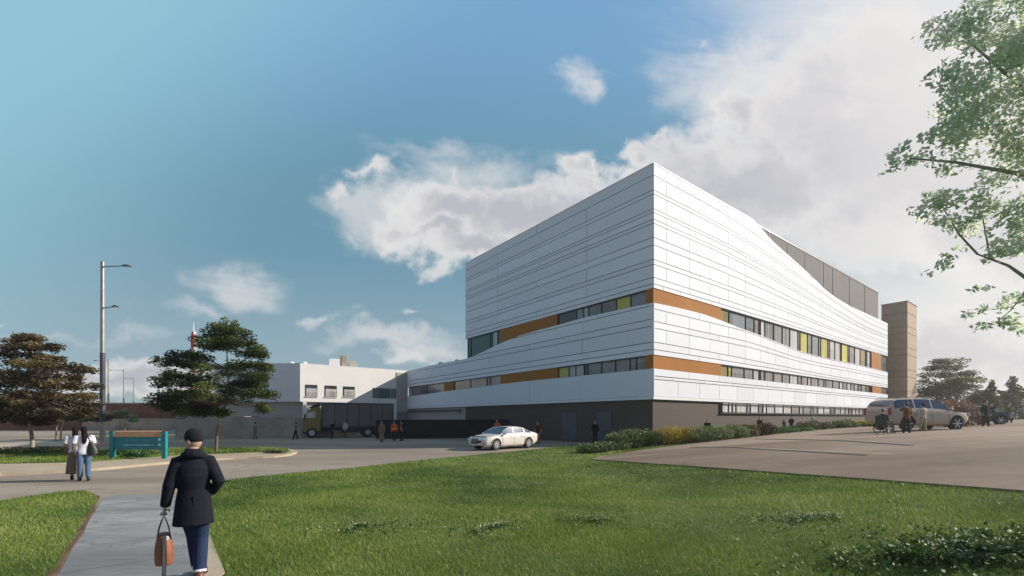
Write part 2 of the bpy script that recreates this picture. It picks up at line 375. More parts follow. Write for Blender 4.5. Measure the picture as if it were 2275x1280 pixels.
M['parking'] = ground_mat('brown_paving', (0.17,0.118,0.080), (0.33,0.25,0.19), (0.135,0.098,0.07), s1=0.14, streak=0.25, cracks=0.16)
M['path'] = ground_mat('blue_grey_concrete_path', (0.21,0.215,0.218), (0.37,0.375,0.375), (0.15,0.147,0.14), s1=0.9, s2=40, streak=0.22, bump=0.7, cracks=0.55, joints=(-0.63,0.78,1.45))
M['kerb'] = ground_mat('sandy_kerb_concrete', (0.42,0.34,0.235), (0.50,0.42,0.31), (0.36,0.29,0.20), s1=1.5)
M['soil'] = ground_mat('brown_soil', (0.11,0.065,0.04), (0.17,0.11,0.07), (0.08,0.05,0.03), s1=2.0, s2=30, bump=0.8)
M['lawn'] = ground_mat('lawn_base', (0.06,0.10,0.022), (0.15,0.19,0.055), (0.06,0.09,0.02), s1=0.35, s2=30, bump=0.8, streak=1)
M['darkline'] = mat('dark_strip_tone', (0.03,0.03,0.03), 0.7)

def terrain():
    xs = np.concatenate([[-1500,-700,-350,-200,-130,-90], np.arange(-70, 95, 1.0), [110,140,200,350,700,1500]])
    ys = np.concatenate([[-300,-120,-50,-25], np.arange(-15, 95, 1.0), [110,150,250,450,900,2500]])
    X, Y = np.meshgrid(xs, ys); Z = zg(X, Y)
    nx, ny = len(xs), len(ys)
    v = np.stack([X.ravel(), Y.ravel(), Z.ravel()], 1)
    fs = [(j*nx+i, j*nx+i+1, (j+1)*nx+i+1, (j+1)*nx+i) for j in range(ny-1) for i in range(nx-1)]
    o = MB().add(v, fs).build('ground', M['asphalt'], smooth=True); tag(o, kind='structure')
terrain()
def clean(poly):
    out = []
    for p in poly:
        if not out or (Vector(p)-Vector(out[-1])).length > 1e-4: out.append(p)
    return out
def smoothpoly(pts, closed=True, n=4):
    """Catmull-Rom through 2-D points"""
    P_ = [Vector((p[0],p[1])) for p in pts]; m = len(P_); out = []
    rng = range(m) if closed else range(m-1)
    for i in rng:
        a, b, c, d = (P_[(i-1)%m], P_[i], P_[(i+1)%m], P_[(i+2)%m]) if closed else (P_[max(i-1,0)], P_[i], P_[i+1], P_[min(i+2,m-1)])
        for k in range(n):
            t = k/n; out.append(0.5*((2*b)+(c-a)*t+(2*a-5*b+4*c-d)*t*t+(3*b-a-3*c+d)*t**3))
    if not closed: out.append(P_[-1])
    return [(q.x,q.y) for q in out]
def slab(name, poly, h, m, skirt=0.15, kind='structure', step=1.0):
    """a sheet that follows the land h above it, with a real edge going down"""
    poly = clean(poly)
    bm = bmesh.new(); vs = [bm.verts.new((x,y,0)) for x,y in poly]; f = bm.faces.new(vs)
    f.normal_update()
    if f.normal.z < 0: f.normal_flip()
    bmesh.ops.triangulate(bm, faces=[f])
    xs = [p[0] for p in poly]; ys = [p[1] for p in poly]
    for ax, (a, b) in enumerate(((min(xs),max(xs)),(min(ys),max(ys)))):
        k = math.ceil(a/step)
        while k*step < b:
            co = (k*step,0,0) if ax == 0 else (0,k*step,0); no = (1,0,0) if ax == 0 else (0,1,0)
            bmesh.ops.bisect_plane(bm, geom=bm.verts[:]+bm.edges[:]+bm.faces[:], plane_co=co, plane_no=no, dist=1e-5)
            k += 1
    for v in bm.verts: v.co.z = hz(v.co.x, v.co.y)+h
    be = [e for e in bm.edges if e.is_boundary]
    r = bmesh.ops.extrude_edge_only(bm, edges=be)
    for v in [g for g in r['geom'] if isinstance(g, bmesh.types.BMVert)]: v.co.z -= h+skirt
    bmesh.ops.recalc_face_normals(bm, faces=bm.faces)
    me = bpy.data.meshes.new(name); bm.to_mesh(me); bm.free(); me.materials.append(m)
    if sum(p.normal.z*p.area for p in me.polygons) < 0: me.flip_normals()
    o = bpy.data.objects.new(name, me); COL.objects.link(o); o['kind'] = kind
    return o
def gp(pts): return [tuple(ground(*p)[:2]) for p in pts]
# main lawn: road edge from near the path to the building, then the right-hand paving, then back past the camera
edge_road = gp([(1462,980),(1400,980),(1320,985),(1190,1000),(1080,1010),(950,1023),(800,1040),(640,1055),(520,1068),(462,1076)])
lawn_left = gp([(452,1120),(455,1165),(478,1230),(505,1280)])
# paved car park
tip = ground(1310,1024)
pk_front = gp([(1310,1024),(1400,1031),(1550,1042),(1750,1058),(1930,1072),(2100,1086),(2275,1100)])
pk_back = gp([(1870,953),(1740,966),(1640,976),(1550,987),(1420,1004)])
LAWN = [tuple(q) for q in edge_road] + lawn_left + [(-3.3,4.0),(-2.2,0.5),(-1.6,-6),(22,-6),(24,4.8)] + [tuple(q) for q in reversed(pk_front)] + [(4.5,22.5),(7,27.5),(9.8,31.0)]
slab('lawn', LAWN, 0.045, M['lawn'])
PARK = [tuple(q) for q in pk_front] + [(24,5),(70,-5),(88,30),(80,88),(60,70),(30.5,41)] + [tuple(q) for q in pk_back]
slab('car_park', PARK, 0.09, M['parking'], skirt=0.2)
# planting bed between car park and building
BED = [tuple(q) for q in reversed(pk_back)] + [(31,41.2),(52,60),(50,62),(30,46.6),(18,37.5),(10,31.25),(7,27.5),(4.5,22.5)]
slab('planting_bed', BED, 0.06, M['lawn'])
# footpath
pl = gp([(262,1100),(236,1106),(222,1118),(213,1134),(196,1160),(184,1188),(160,1222),(128,1280)]); pr = gp([(448,1100),(452,1165),(470,1225),(482,1280)])
PATH = [tuple(q) for q in pl] + [(-5.2,4.2),(-4.6,2.0),(-3.6,-2),(-2.2,-2),(-2.6,1.0),(-3.45,4.2)] + [tuple(q) for q in reversed(pr)]
slab('footpath', PATH, 0.012, M['path'], skirt=0.05)
kr = gp([(452,1140),(462,1180),(482,1236),(500,1280)])
kl = gp([(440,1140),(447,1180),(456,1236),(462,1280)])
slab('path_kerb', [tuple(q) for q in kr]+[(-3.25,4.0),(-2.2,0.2),(-2.45,0.2),(-3.6,4.0)]+[tuple(q) for q in reversed(kl)], 0.055, M['kerb'], step=0.5)
# grass left of the path
LEFT = gp([(0,1117),(60,1107),(120,1099),(185,1094),(212,1103),(214,1122),(170,1195),(120,1280)])
LEFT = [tuple(q) for q in LEFT] + [(-5.4,4.2),(-5.0,1.0),(-4.6,-3),(-18,-3),(-20,9)]
slab('lawn', LEFT, 0.045, M['lawn'])
SOIL = gp([(196,1103),(222,1106),(214,1120),(208,1142),(192,1162),(182,1190),(158,1225),(136,1262),(128,1280)])
slab('soil_strip', [tuple(q) for q in SOIL]+[(-5.3,4.5)]+[tuple(q) for q in gp([(112,1280),(140,1232),(158,1205),(178,1168),(196,1142),(204,1120)])], 0.052, M['soil'], step=0.5)
# traffic island with kerb
isl = gp([(-60,1062),(0,1058),(120,1052),(215,1046),(300,1038),(400,1029),(520,1021),(610,1017),(652,1011),(655,1003),(600,998),(480,997),(340,1001),(200,1002),(80,1004),(0,1005),(-80,1005)])
ISL = smoothpoly([tuple(q) for q in isl], True, 3)
slab('traffic_island', ISL, 0.10, M['kerb'], skirt=0.2)
ig = gp([(-60,1036),(0,1036),(140,1033),(215,1030),(300,1024),(400,1016),(520,1011),(600,1008),(640,1006),(640,1002),(590,1000),(480,999),(340,1003),(200,1004),(80,1006),(0,1007),(-60,1007)])
IGR = [tuple(q) for q in ig]
slab('island_turf', IGR, 0.125, M['lawn'], skirt=0.03)
# far kerbed verge behind the left trees
vg = gp([(-60,1000),(60,996),(200,992),(232,987),(222,981),(120,984),(0,988),(-60,990)])
slab('verge', [tuple(q) for q in vg], 0.11, M['concrete'], skirt=0.2)
slab('far_kerb', gp([(248,946),(300,948),(392,955),(392,959),(300,952),(248,949)]), 0.13, M['kerb'])
def strip(name, a, b, wd, m, h):
    A, B = ground(*a), ground(*b); d = Vector((B.x-A.x, B.y-A.y)).normalized(); n = Vector((-d.y, d.x))*wd/2
    return slab(name, [(A.x+n.x,A.y+n.y),(A.x-n.x,A.y-n.y),(B.x-n.x,B.y-n.y),(B.x+n.x,B.y+n.y)], h, m, skirt=0.0)
strip('dark_strip', (1680,979), (2025,995), 0.22, M['darkline'], 0.104)  # dark strips laid across the car park
strip('dark_strip', (1536,998), (1924,1018), 0.2, M['darkline'], 0.104)
strip('parking_line', (1690,977.5), (2030,993), 0.12, M['kerb'], 0.098)
strip('parking_line', (1650,999.5), (1980,1016), 0.16, M['kerb'], 0.098)

# ---------------------------------------------------------------- grass blades and ground flowers (nobody could count them)
rng = np.random.default_rng(3)
def inside(poly, X, Y):
    P_ = np.array(poly); n = len(P_); r = np.zeros(len(X), bool); j = n-1
    for i in range(n):
        xi, yi = P_[i]; xj, yj = P_[j]
        c = ((yi > Y) != (yj > Y)) & (X < (xj-xi)*(Y-yi)/(yj-yi+1e-12)+xi)
        r ^= c; j = i
    return r
GREEN = tint_mat('grass_blade', (0,0,0), 0.5, 0, spec=0.3, trans=0.35, ramp=[(0.0,(0.028,0.060,0.010)),(0.28,(0.075,0.135,0.020)),(0.55,(0.20,0.28,0.048)),(0.85,(0.34,0.385,0.10)),(1.0,(0.42,0.38,0.15))])
def blades(polys, zones, hoff):
    V = []; T = []
    for (dens, y0, y1, h, wd) in zones:
        for poly in polys:
            P_ = np.array(poly); xa, xb_ = P_[:,0].min(), P_[:,0].max(); ya, yb = max(P_[:,1].min(), y0), min(P_[:,1].max(), y1)
            if yb <= ya: continue
            xa = max(xa, -1.35*yb-1); xb_ = min(xb_, 1.35*yb+1)
            n = int(dens*(xb_-xa)*(yb-ya)); X = rng.uniform(xa, xb_, n); Y = rng.uniform(ya, yb, n)
            ok = inside(poly, X, Y) & (np.abs(X) < 1.25*Y+1.5); X, Y = X[ok], Y[ok]; n = len(X)
            # patchy height and colour
            pn = 0.5+0.25*np.sin(X*1.1+1.3*np.sin(Y*0.9))+0.25*np.sin(Y*1.7+X*0.6+2*np.sin(X*0.37))
            pn2 = 0.5+0.32*np.sin(X*0.45-0.8)*np.cos(Y*0.5+0.4*X)+0.2*np.sin(X*1.7+Y*0.9+1.5*np.sin(Y*1.3))*np.cos(Y*2.1-X*0.7)
            Z = zg(X, Y)+hoff; a = rng.uniform(0, 2*np.pi, n); H = h*rng.uniform(0.5, 1.35, n)*(0.7+0.6*pn)
            W = wd*rng.uniform(0.6, 1.3, n); lean = rng.uniform(0.1, 0.9, n)*H; la = rng.uniform(0, 2*np.pi, n)
            b0 = np.stack([X-np.cos(a)*W/2, Y-np.sin(a)*W/2, Z], 1); b1 = np.stack([X+np.cos(a)*W/2, Y+np.sin(a)*W/2, Z], 1)
            tp = np.stack([X+np.cos(la)*lean, Y+np.sin(la)*lean, Z+H], 1)
            V.append(np.stack([b0,b1,tp], 1).reshape(-1,3)); T.append(np.clip(0.24*rng.random(n)+0.24*pn+0.58*pn2+0.35*(rng.random(n)**5)-0.06, 0, 1))
    return np.concatenate(V), np.concatenate(T)
def tri_object(name, V, T, m, k=3):
    n = len(V)//k; me = bpy.data.meshes.new(name)
    me.vertices.add(len(V)); me.vertices.foreach_set('co', V.astype(np.float32).ravel())
    me.loops.add(len(V)); me.loops.foreach_set('vertex_index', np.arange(len(V), dtype=np.int32))
    me.polygons.add(n); me.polygons.foreach_set('loop_start', np.arange(0, len(V), k, dtype=np.int32))
    me.polygons.foreach_set('loop_total', np.full(n, k, np.int32))
    me.materials.append(m); me.update(calc_edges=True); me.validate()
    o = bpy.data.objects.new(name, me); COL.objects.link(o); set_tint(o, T); return o
V, T = blades([LAWN, LEFT], [(2600,3.5,7.5,0.055,0.009),(1300,7.5,12,0.055,0.013),(520,12,19,0.06,0.02),(180,19,34,0.06,0.035)], 0.04)
o = tri_object('grass', V, T, GREEN); tag(o, 'short mown grass of the lawns beside the path and road', 'grass', kind='stuff')
V, T = blades([IGR], [(260,14,30,0.10,0.035)], 0.12)
V2, T2 = blades([BED], [(160,19,50,0.12,0.05)], 0.05)
o = tri_object('grass', np.concatenate([V,V2]), np.concatenate([T,T2]), GREEN); tag(o, 'rough grass growing on the kerbed island and in the planting bed', 'grass', kind='stuff')

def leafquads(C, size, up=0.0, seed=1, flatz=False, aspect=0.5):
    """one pointed leaf (quad) per centre"""
    g = np.random.default_rng(seed); n = len(C)
    d = g.normal(size=(n,3)); d[:,2] = d[:,2]*(0.35 if flatz else 1.0)+up; d /= np.linalg.norm(d, axis=1)[:,None]
    e = g.normal(size=(n,3));
    if flatz: e[:,2] *= 0.35
    e -= d*(e*d).sum(1)[:,None]; e /= np.linalg.norm(e, axis=1)[:,None]
    s = (size*g.uniform(0.6, 1.35, n))[:,None]
    q = np.stack([C-d*s*0.5, C+e*s*aspect*0.5, C+d*s*0.5, C-e*s*aspect*0.5], 1)
    return q.reshape(-1,3)
FLW = tint_mat('meadow_flower', (0,0,0), 0.6, 0, trans=0.2, ramp=[(0.0,(0.05,0.11,0.02)),(0.45,(0.12,0.18,0.04)),(0.6,(0.60,0.60,0.28)),(1.0,(0.78,0.78,0.60))])
def flower_patch(px, py, rx, ry, n, label, fl=0.35, size=0.05, h=0.12, seed=0):
    c = ground(px, py); g = np.random.default_rng(seed)
    r = np.abs(g.normal(size=n))*0.62; a = g.random(n)*2*np.pi
    X = c.x+rx*r*np.cos(a); Y = c.y+ry*r*np.sin(a); X = X+0.35*rx*np.sin(Y*5+seed)+.15*rx*np.sin(X*9); r = np.clip(r,0,1.6)
    Z = zg(X, Y)+0.05+h*g.random(n)**0.7*(1-0.5*np.clip(r,0,1)); f = g.random(n) < fl; Z[f] += 0.03
    Q = leafquads(np.stack([X,Y,Z],1), np.where(f, size*0.62, size), 0.2, seed+5, aspect=0.7)
    t = np.where(f, g.uniform(0.6,1,n), g.uniform(0,0.45,n))
    o = tri_object('wild_flowers', Q, t, FLW, 4); tag(o, label, 'flowers', kind='stuff')
flower_patch(830,1182,0.9,0.6,800,'low patch of pale yellow flowers, leftmost in the lawn',0.16,0.04,0.09,11)
flower_patch(1095,1182,0.65,0.6,900,'patch of small pale flowers in the middle of the lawn below the sedan',0.18,0.04,0.09,12)
flower_patch(1320,1165,0.7,0.4,600,'thin patch of cream flowers in the lawn below the hedge tip',0.16,0.036,0.09,13)
flower_patch(1765,1165,0.9,0.6,1100,'white flower patch in the lawn below the car park kerb',0.26,0.036,0.09,14)
flower_patch(2190,1245,1.5,0.8,6500,'dark leafy plants with small yellow white flowers in the bottom right corner',0.06,0.06,0.20,15)
# ---------------------------------------------------------------- main building
P0 = Vector((9.87, 31.1)); LD = Vector((-0.6034, 0.7975)); RD = Vector((0.7975, 0.6034))
def fp(face, t, z, off=0.0):
    if face == 'L': q = P0+LD*t-RD*off
    else: q = P0+RD*t-LD*off
    return Vector((q.x, q.y, z))
def bp(r, l, z=0.0):
    q = P0+RD*r+LD*l; return Vector((q.x, q.y, z))
def tz(face, px, py=None):
    r = (px-CX)/F
    if face == 'R': t = (r*P0.y-P0.x)/(RD.x-r*RD.y); Y = P0.y+RD.y*t
    else: t = (P0.x-r*P0.y)/(-LD.x+r*LD.y); Y = P0.y+LD.y*t
    return t if py is None else (t, CH+(HY-py)/F*Y)
def curve(face, pts):
    q = sorted(tz(face, *p) for p in pts); T = [a for a,_ in q]; Z = [b for _,b in q]
    def f(t):
        if t <= T[0]: return Z[0]
        if t >= T[-1]: return Z[-1]
        i = max(k for k in range(len(T)-1) if T[k] <= t)
        def sl(k):
            if k <= 0 : return (Z[1]-Z[0])/(T[1]-T[0])
            if k >= len(T)-1: return (Z[-1]-Z[-2])/(T[-1]-T[-2])
            a = (Z[k]-Z[k-1])/(T[k]-T[k-1]); b = (Z[k+1]-Z[k])/(T[k+1]-T[k])
            return 0 if a*b <= 0 else 2*a*b/(a+b)
        h = T[i+1]-T[i]; s = (t-T[i])/h
        return (2*s**3-3*s*s+1)*Z[i]+(s**3-2*s*s+s)*h*sl(i)+(-2*s**3+3*s*s)*Z[i+1]+(s**3-s*s)*h*sl(i+1)
    return f
TL, TLW, TR, TM = 25.15, 41.3, 56.7, 52.75
ZT = 19.7; ZU = 11.05; ZM = 6.39; ZR2 = 5.41; ZB = 3.27; ZF = 15.75
const = lambda z: (lambda t: z)
topR = curve('R', [(1451,365),(1600,450.5),(1673.8,492.2),(1690,508),(1711,532),(1758,574.4),(1805,616.6),(1835,646),(1860,664),(1889.4,681),(1930,700),(1971.5,719)])
_topR = topR; topR = lambda t: ZT if t < 14.85 else min(ZT, _topR(t))
midR = curve('R', [(1451,673.5),(1491,681.3),(1552,696),(1601,712.7),(1631.6,725),(1688,745.5),(1734.7,764.3),(1781.6,782),(1828.5,794.8),(1884.8,806),(1971.5,827)])
midL = curve('L', [(1451,673.5),(1400,683.5),(1306,704.5),(1240,722.5),(1165,743),(1112,763.7),(1075,781.5),(1050,792),(1039,796.7),(972,809.5),(907.7,824.5)])
r2L = curve('L', [(1451,819),(1262.6,838),(1178,846.5),(1112,854),(1079,858.5),(1008,867.5),(950,875.5),(907.7,881)])
main = empty('panelled_building', bp(0,0,0.0))
tag(main, 'large white panelled building with ochre striped window bands and dark brown base', 'building')
MI = Matrix.Translation(-Vector(main.location))
def bpart(mb, name, m, parent=None, **kw):
    off = main.location if parent is None or parent == main else None
    if off is not None: mb.v = [tuple(Vector(q)-off) for q in mb.v]
    o = mb.build(name, m, main if parent is None else parent, **kw); return o

def cladding(name, face, t0, t1, top, bot, seams, joint, thick=0.07, back=-0.24, seed=0, corner=False):
    """overlapping metal panels: bands between seams, cut by the top and bottom curves; every panel is a thin tray"""
    g = random.Random(seed); mb = MB(); tints = []; G = 0.028
    fs_ = [lambda t: top(t)+1e3]+seams+[lambda t: bot(t)-1e3]
    for bi in range(len(fs_)-1):
        hi, lo = fs_[bi], fs_[bi+1]
        first, last = bi == 0, bi == len(fs_)-2
        t = t0; step = joint(bi)
        edges = [t0]; t = t0+step*(0.5 if bi % 2 else 1.0)
        while t < t1-0.6: edges.append(t); t += step*g.choice((1,1,1,1.0))
        edges.append(t1)
        for a, b in zip(edges[:-1], edges[1:]):
            a2 = a+(.026 if a > t0 else 0); b2 = b-(.026 if b < t1 else 0); n = max(1, int((b2-a2)/0.7)); cols = []
            for k in range(n+1):
                tt = a2+(b2-a2)*k/n
                zt = min(hi(tt)-G, top(tt)); zb = max(lo(tt)+G, bot(tt)); cols.append((tt, zt, zb))
            run = []
            def flush(run):
                if len(run) < 2: return
                vs = []
                for (tt, zt, zb) in run:
                    zt = max(zt, zb+0.001)
                    vs += [fp(face,tt,zb,thick), fp(face,tt,zt,thick), fp(face,tt,zt,back), fp(face,tt,zb,back)]
                m_ = len(run); fs = [(0,1,2,3),(4*m_-4,4*m_-1,4*m_-2,4*m_-3)]
                for k in range(m_-1):
                    for e in range(4): fs.append((4*k+e, 4*k+4+e, 4*k+4+(e+1)%4, 4*k+(e+1)%4))
                mb.add(vs, fs); q = g.random(); tints.extend([q]*len(fs))
            for c in cols:
                if c[1]-c[2] > 0.012: run.append(c)
                else: flush(run); run = []
            flush(run)
    o = bpart(mb, name, M['panel']); set_tint(o, tints); return o
def zy(y): return CH+(HY-y)*P0.y/F
UPY = [390,423,432,465,473,488,497,528,545,577,588,617,631]
def cR(t):
    s = min(1, max(0, (t-6)/46.0)); s = s*s*(3-2*s); return 0.45*s
def cL(t): return 0.03*math.sin(t*0.22)
seamsRU = [(lambda t, z=zy(y): ZU+(z-ZU)*(1-cR(t))) for y in UPY]
seamsLU = [(lambda t, z=zy(y): z+0.10*math.exp(-t/1.2)*0-0.12*math.exp(-((t-0)/1.6)**2)*0) for y in UPY]
def jR(bi): return [2.95,2.95,5.9,2.95,11.8,2.95,11.8,2.95,4.4,2.95,5.9,2.95,4.4,2.2][bi % 14]
cladding('upper_cladding', 'R', 0.0, TR, topR, const(ZU), seamsRU, jR, seed=1)
cladding('upper_cladding', 'L', 0.0, TL, const(ZT), const(ZU), seamsLU, lambda b: 12.5, seed=2)
mf = [0.965,0.70,0.56,0.245,0.10]
mfd = [(lambda t, f=f: ZM+(min(midR(t),9.7)-ZM)*f if f > .3 else ZM+(9.97-ZM)*f*(0.75+0.25*math.cos(min(t,40)/40*3.14))) for f in mf]
cladding('middle_cladding', 'R', 0.0, TR, midR, const(ZM), mfd, lambda b: [5.9,2.95,4.4,2.95,4.4,11.8][b % 6], seed=3)
mfl = [(lambda t, f=f: ZM+(9.95-ZM)*f) for f in mf]
cladding('middle_cladding', 'L', 0.0, TLW, midL, const(ZM), mfl, lambda b: 13.5, seed=4)
cladding('lower_cladding', 'R', 0.0, TR, const(ZR2), const(ZB+0.22), [const(4.9),const(4.66)], lambda b: [4.4,4.4,2.95][b % 3], seed=5)
cladding('lower_cladding', 'L', 0.0, TLW, r2L, const(ZB+0.22), [], lambda b: 13.5, seed=6)
# bottom trim
mb = MB()
for face, t1 in (('R',TR),('L',TLW)):
    a, b = fp(face,0.0,0,0.10), fp(face,t1,0,0.10); c, d = fp(face,t1,0,-0.25), fp(face,0.0,0,-0.25)
    if face == 'R': a = fp(face,-0.10,0,0.10)
    else: a = fp(face,-0.09,0,0.10)
    poly = [(q.x,q.y) for q in (a,b,c,d)]
    mb.prism(poly if face == 'R' else poly[::-1], ZB, ZB+0.2)
bpart(mb, 'bottom_trim', M['white_trim'])
# parapet capping of the tall block
mb = MB()
for face, t0, t1, z in (('L',-0.1,TL,ZT),('R',0.0,14.9,ZT)):
    a, b, c, d = fp(face,t0,0,0.1), fp(face,t1,0,0.1), fp(face,t1,0,-0.3), fp(face,0.0,0,-0.3)
    poly = [(q.x,q.y) for q in (a,b,c,d)]; mb.prism(poly if face == 'R' else poly[::-1], z+0.003, z+0.07)
bpart(mb, 'parapet_cap', M['white_trim'])
# structure behind the cladding
def core(mb, r0, r1, l0, l1, z0, z1):
    mb.prism([tuple(bp(r0,l0).xy), tuple(bp(r1,l0).xy), tuple(bp(r1,l1).xy), tuple(bp(r0,l1).xy)], z0, z1)
mb = MB()
core(mb, 0.26, TR-0.02, 0.26, 20.2, 3.4, ZF-0.1)        # tall block below the plant room
core(mb, 5.0, TR-0.02, 20.2, TL-0.02, 3.4, ZF-0.1)
core(mb, 0.26, 5.0, 20.2, TL-0.02, 3.4, 7.9)
core(mb, 0.26, 5.0, 20.2, TL-0.02, ZU-0.02, ZF-0.1)
core(mb, 0.26, 30, TL-0.02, TLW-0.02, 3.4, 8.05)
bpart(mb, 'inner_wall', M['dark_core'])
mb = MB(); core(mb, 12.5, TM, 0.10, 1.0, ZF-0.1, ZT-0.02); core(mb, 0.3, TM-.02, 1.002, TL-0.02, ZF-0.1, ZT-0.05)
scr = bpart(mb, 'plant_screen', M['screen'])
mb = MB()
for px in (1711,1752,1791,1832,1852,1889,1923):
    t = tz('R', px)
    q = bp(t, 0.085); mb.box((q.x,q.y,(ZF+ZT)/2), (0.05,0.04,ZT-ZF), math.atan2(RD.y,RD.x))
mb.extr([bp(15.0,0.06,ZT-0.10), bp(TM+0.05,0.06,ZT-0.10), bp(TM+0.05,0.06,ZT+0.03), bp(15.0,0.06,ZT+0.03)], (LD.x*0.3,LD.y*0.3,0))
bpart(mb, 'screen_joint', M['frame'])
mb = MB(); core(mb, 0.3, 30, TL, TLW-0.05, 8.06, 8.12)
bpart(mb, 'roof', M['roof'])
# small gear on the low roof
for (px,py,s) in ((955,805,0.5),(990,804,0.3)):
    t = tz('L', px); q = bp(1.6, t)
    m2 = MB(); m2.tube([(q.x,q.y,8.1),(q.x,q.y,9.1)], 0.08, 8); m2.ball((q.x,q.y,9.2), (s*.8,s*.8,s*.55)); bpart(m2, 'roof_vent', M['white_trim'], smooth=True)
# base
mb = MB(); core(mb, 0.10, TR-0.3, 0.10, 25.4, -1.0, ZB+0.12)
bpart(mb, 'base_wall', M['base_brown'])
mb = MB(); core(mb, 0.22, 20, 25.4, TLW+0.9, -0.5, ZB+0.12)
bpart(mb, 'loading_wall', M['beige'])
# pipe on the loading wall
mb = MB(); t0, t1 = tz('L',1024), tz('L',909)
mb.tube([fp('L',t0,2.92,0.15), fp('L',t1,2.92,0.15)], 0.11, 10)
mb.tube([fp('L',t0+.15,2.92,0.15), fp('L',t0+.15,2.6,0.15), fp('L',t0+.5,2.55,0.15)], 0.07, 8)
for t in (t0+0.3, (t0+t1)/2, t1-0.3): mb.tube([fp('L',t,2.92,0.15), fp('L',t,2.92,-0.24)], 0.04, 6)
bpart(mb, 'pipe', M['door'], smooth=True)
# doors
for (xa, xb_) in ((1280,1247),(1357,1325)):
    ta, tb = tz('L',xa), tz('L',xb_)
    m2 = MB(); a, b = fp('L',ta,0,-0.06), fp('L',tb,0,-0.06); c, d = fp('L',tb,0,-0.14), fp('L',ta,0,-0.14)
    m2.prism([(q.x,q.y) for q in (d,c,b,a)], 0.05, 2.42)
    dr = bpart(m2, 'door', M['door'])
    mid = (ta+tb)/2
    for e in (-.1,.1):
        m3 = MB(); m3.tube([fp('L',mid+e,1.0,-0.02), fp('L',mid+e,1.25,-0.02)], 0.02, 6)
        m3.v = [tuple(Vector(q)-main.location) for q in m3.v]; m3.build('door_handle', M['metal_grey'], dr)

# window bands: frames, panes and coloured panels
def band(face, z0f, z1f, cells, frame_extra=(), mull=0.055, off=-0.12, frame_name='window_frame'):
    """cells: (px_a, px_b, material key); pane between t_a and t_b"""
    fr = MB(); allt = []
    for (a, b, k) in cells:
        ta, tb = sorted((tz(face,a), tz(face,b))); ta = max(ta, -0.0); allt += [ta, tb]
        solid = k == 'orange'
        o1 = 0.02 if solid else off; n = max(1, int((tb-ta)/0.8)); vs = []
        for i in range(n+1):
            t = ta+(tb-ta)*i/n
            zb, zt = z0f(t)-0.0, z1f(t)+0.0
            vs += [fp(face,t,zb-0.05,o1), fp(face,t,zt+0.05,o1), fp(face,t,zt+0.05,-0.235), fp(face,t,zb-0.05,-0.235)]
        fs = [(0,1,2,3),(4*n,4*n+3,4*n+2,4*n+1)]
        for i in range(n):
            for e in range(4): fs.append((4*i+e,4*i+4+e,4*i+4+(e+1)%4,4*i+(e+1)%4))
        nm = {'orange':'orange_panel','g_yellow':'yellow_window','g_olive':'yellow_window'}.get(k, 'window')
        if k == 'clear':
            vs = []
            for t in (ta, tb): vs += [fp(face,t,z0f(t)-.05,off), fp(face,t,z1f(t)+.05,off), fp(face,t,z1f(t)+.05,off-.02), fp(face,t,z0f(t)-.05,off-.02)]
            fs = [(0,1,2,3),(4,7,6,5)]+[(e,4+e,4+(e+1)%4,(e+1)%4) for e in range(4)]
        bpart(MB().add(vs, fs), nm, M[k])
        for t in (ta, tb):
            if solid and abs(t) < 0.05: continue
            w = mull/2
            fr.add([fp(face,t-w,z0f(t)-.06,off+0.06), fp(face,t+w,z0f(t)-.06,off+0.06), fp(face,t+w,z1f(t)+.06,off+0.06), fp(face,t-w,z1f(t)+.06,off+0.06),
                    fp(face,t-w,z0f(t)-.06,off-0.04), fp(face,t+w,z0f(t)-.06,off-0.04), fp(face,t+w,z1f(t)+.06,off-0.04), fp(face,t-w,z1f(t)+.06,off-0.04)],
                   [(0,1,2,3),(7,6,5,4),(0,4,5,1),(1,5,6,2),(2,6,7,3),(3,7,4,0)])
    t0, t1 = min(allt), max(allt); n = 40
    for zf, s in ((z1f, -1), (z0f, 1)):
        vs = []; th = 0.09 if s < 0 else 0.035
        for i in range(n+1):
            t = t0+(t1-t0)*i/n; z = zf(t)
            vs += [fp(face,t,z-.04*s*-1*0+s*0.0,off+.1), fp(face,t,z+s*th,off+.1), fp(face,t,z+s*th,off-.03), fp(face,t,z,off-.03)]
        fs = [(0,1,2,3),(4*n,4*n+3,4*n+2,4*n+1)]
        for i in range(n):
            for e in range(4): fs.append((4*i+e,4*i+4+e,4*i+4+(e+1)%4,4*i+(e+1)%4))
        fr.add(vs, fs)
    bpart(fr, frame_name, M['frame'])
g, l, d, b_, y_, o_, ol = 'g_grey','g_light','g_dark','g_blue','g_yellow','orange','g_olive'
def chain(xs, ks): return [(xs[i], xs[i+1], ks[i]) for i in range(len(ks))]
band('L', midL, const(ZU), chain([1451,1434.5,1399.7,1367.5,1335,1306,1295,1279,1238,1112,1104,1093,1088],
      [o_, g, y_, g, g, l, g, d, o_, d, l, d]) + [(1088,1045,'clear'),(1045,1038,'clear')])
band('L', r2L, const(ZM), chain([1451,1432.5,1412,1398,1366,1335,1304,1296,1277.6,1262.6,1239,1112,1088.6,1080,1044,1008,987,947,914,907.7],
      [o_, g, g, g, g, g, d, l, l, y_, o_, l, d, g, g, o_, g, g, l]))
band('R', midR, const(ZU), chain([1451,1601.5,1622.5,1659,1678,1689,1692,1702,1721,1740.5,1757,1775,1780,1796,1806,1821,1826,1841.5,1845,1857,1869,1872,1886,1889,1901,1913,1925,1928,1936,1957.5,1971.3],
      [o_, ol, b_, b_, g, l, l, g, g, g, l, b_, y_, b_, g, b_, y_, l, l, l, b_, y_, l, g, l, ol, b_, l, o_, b_]))
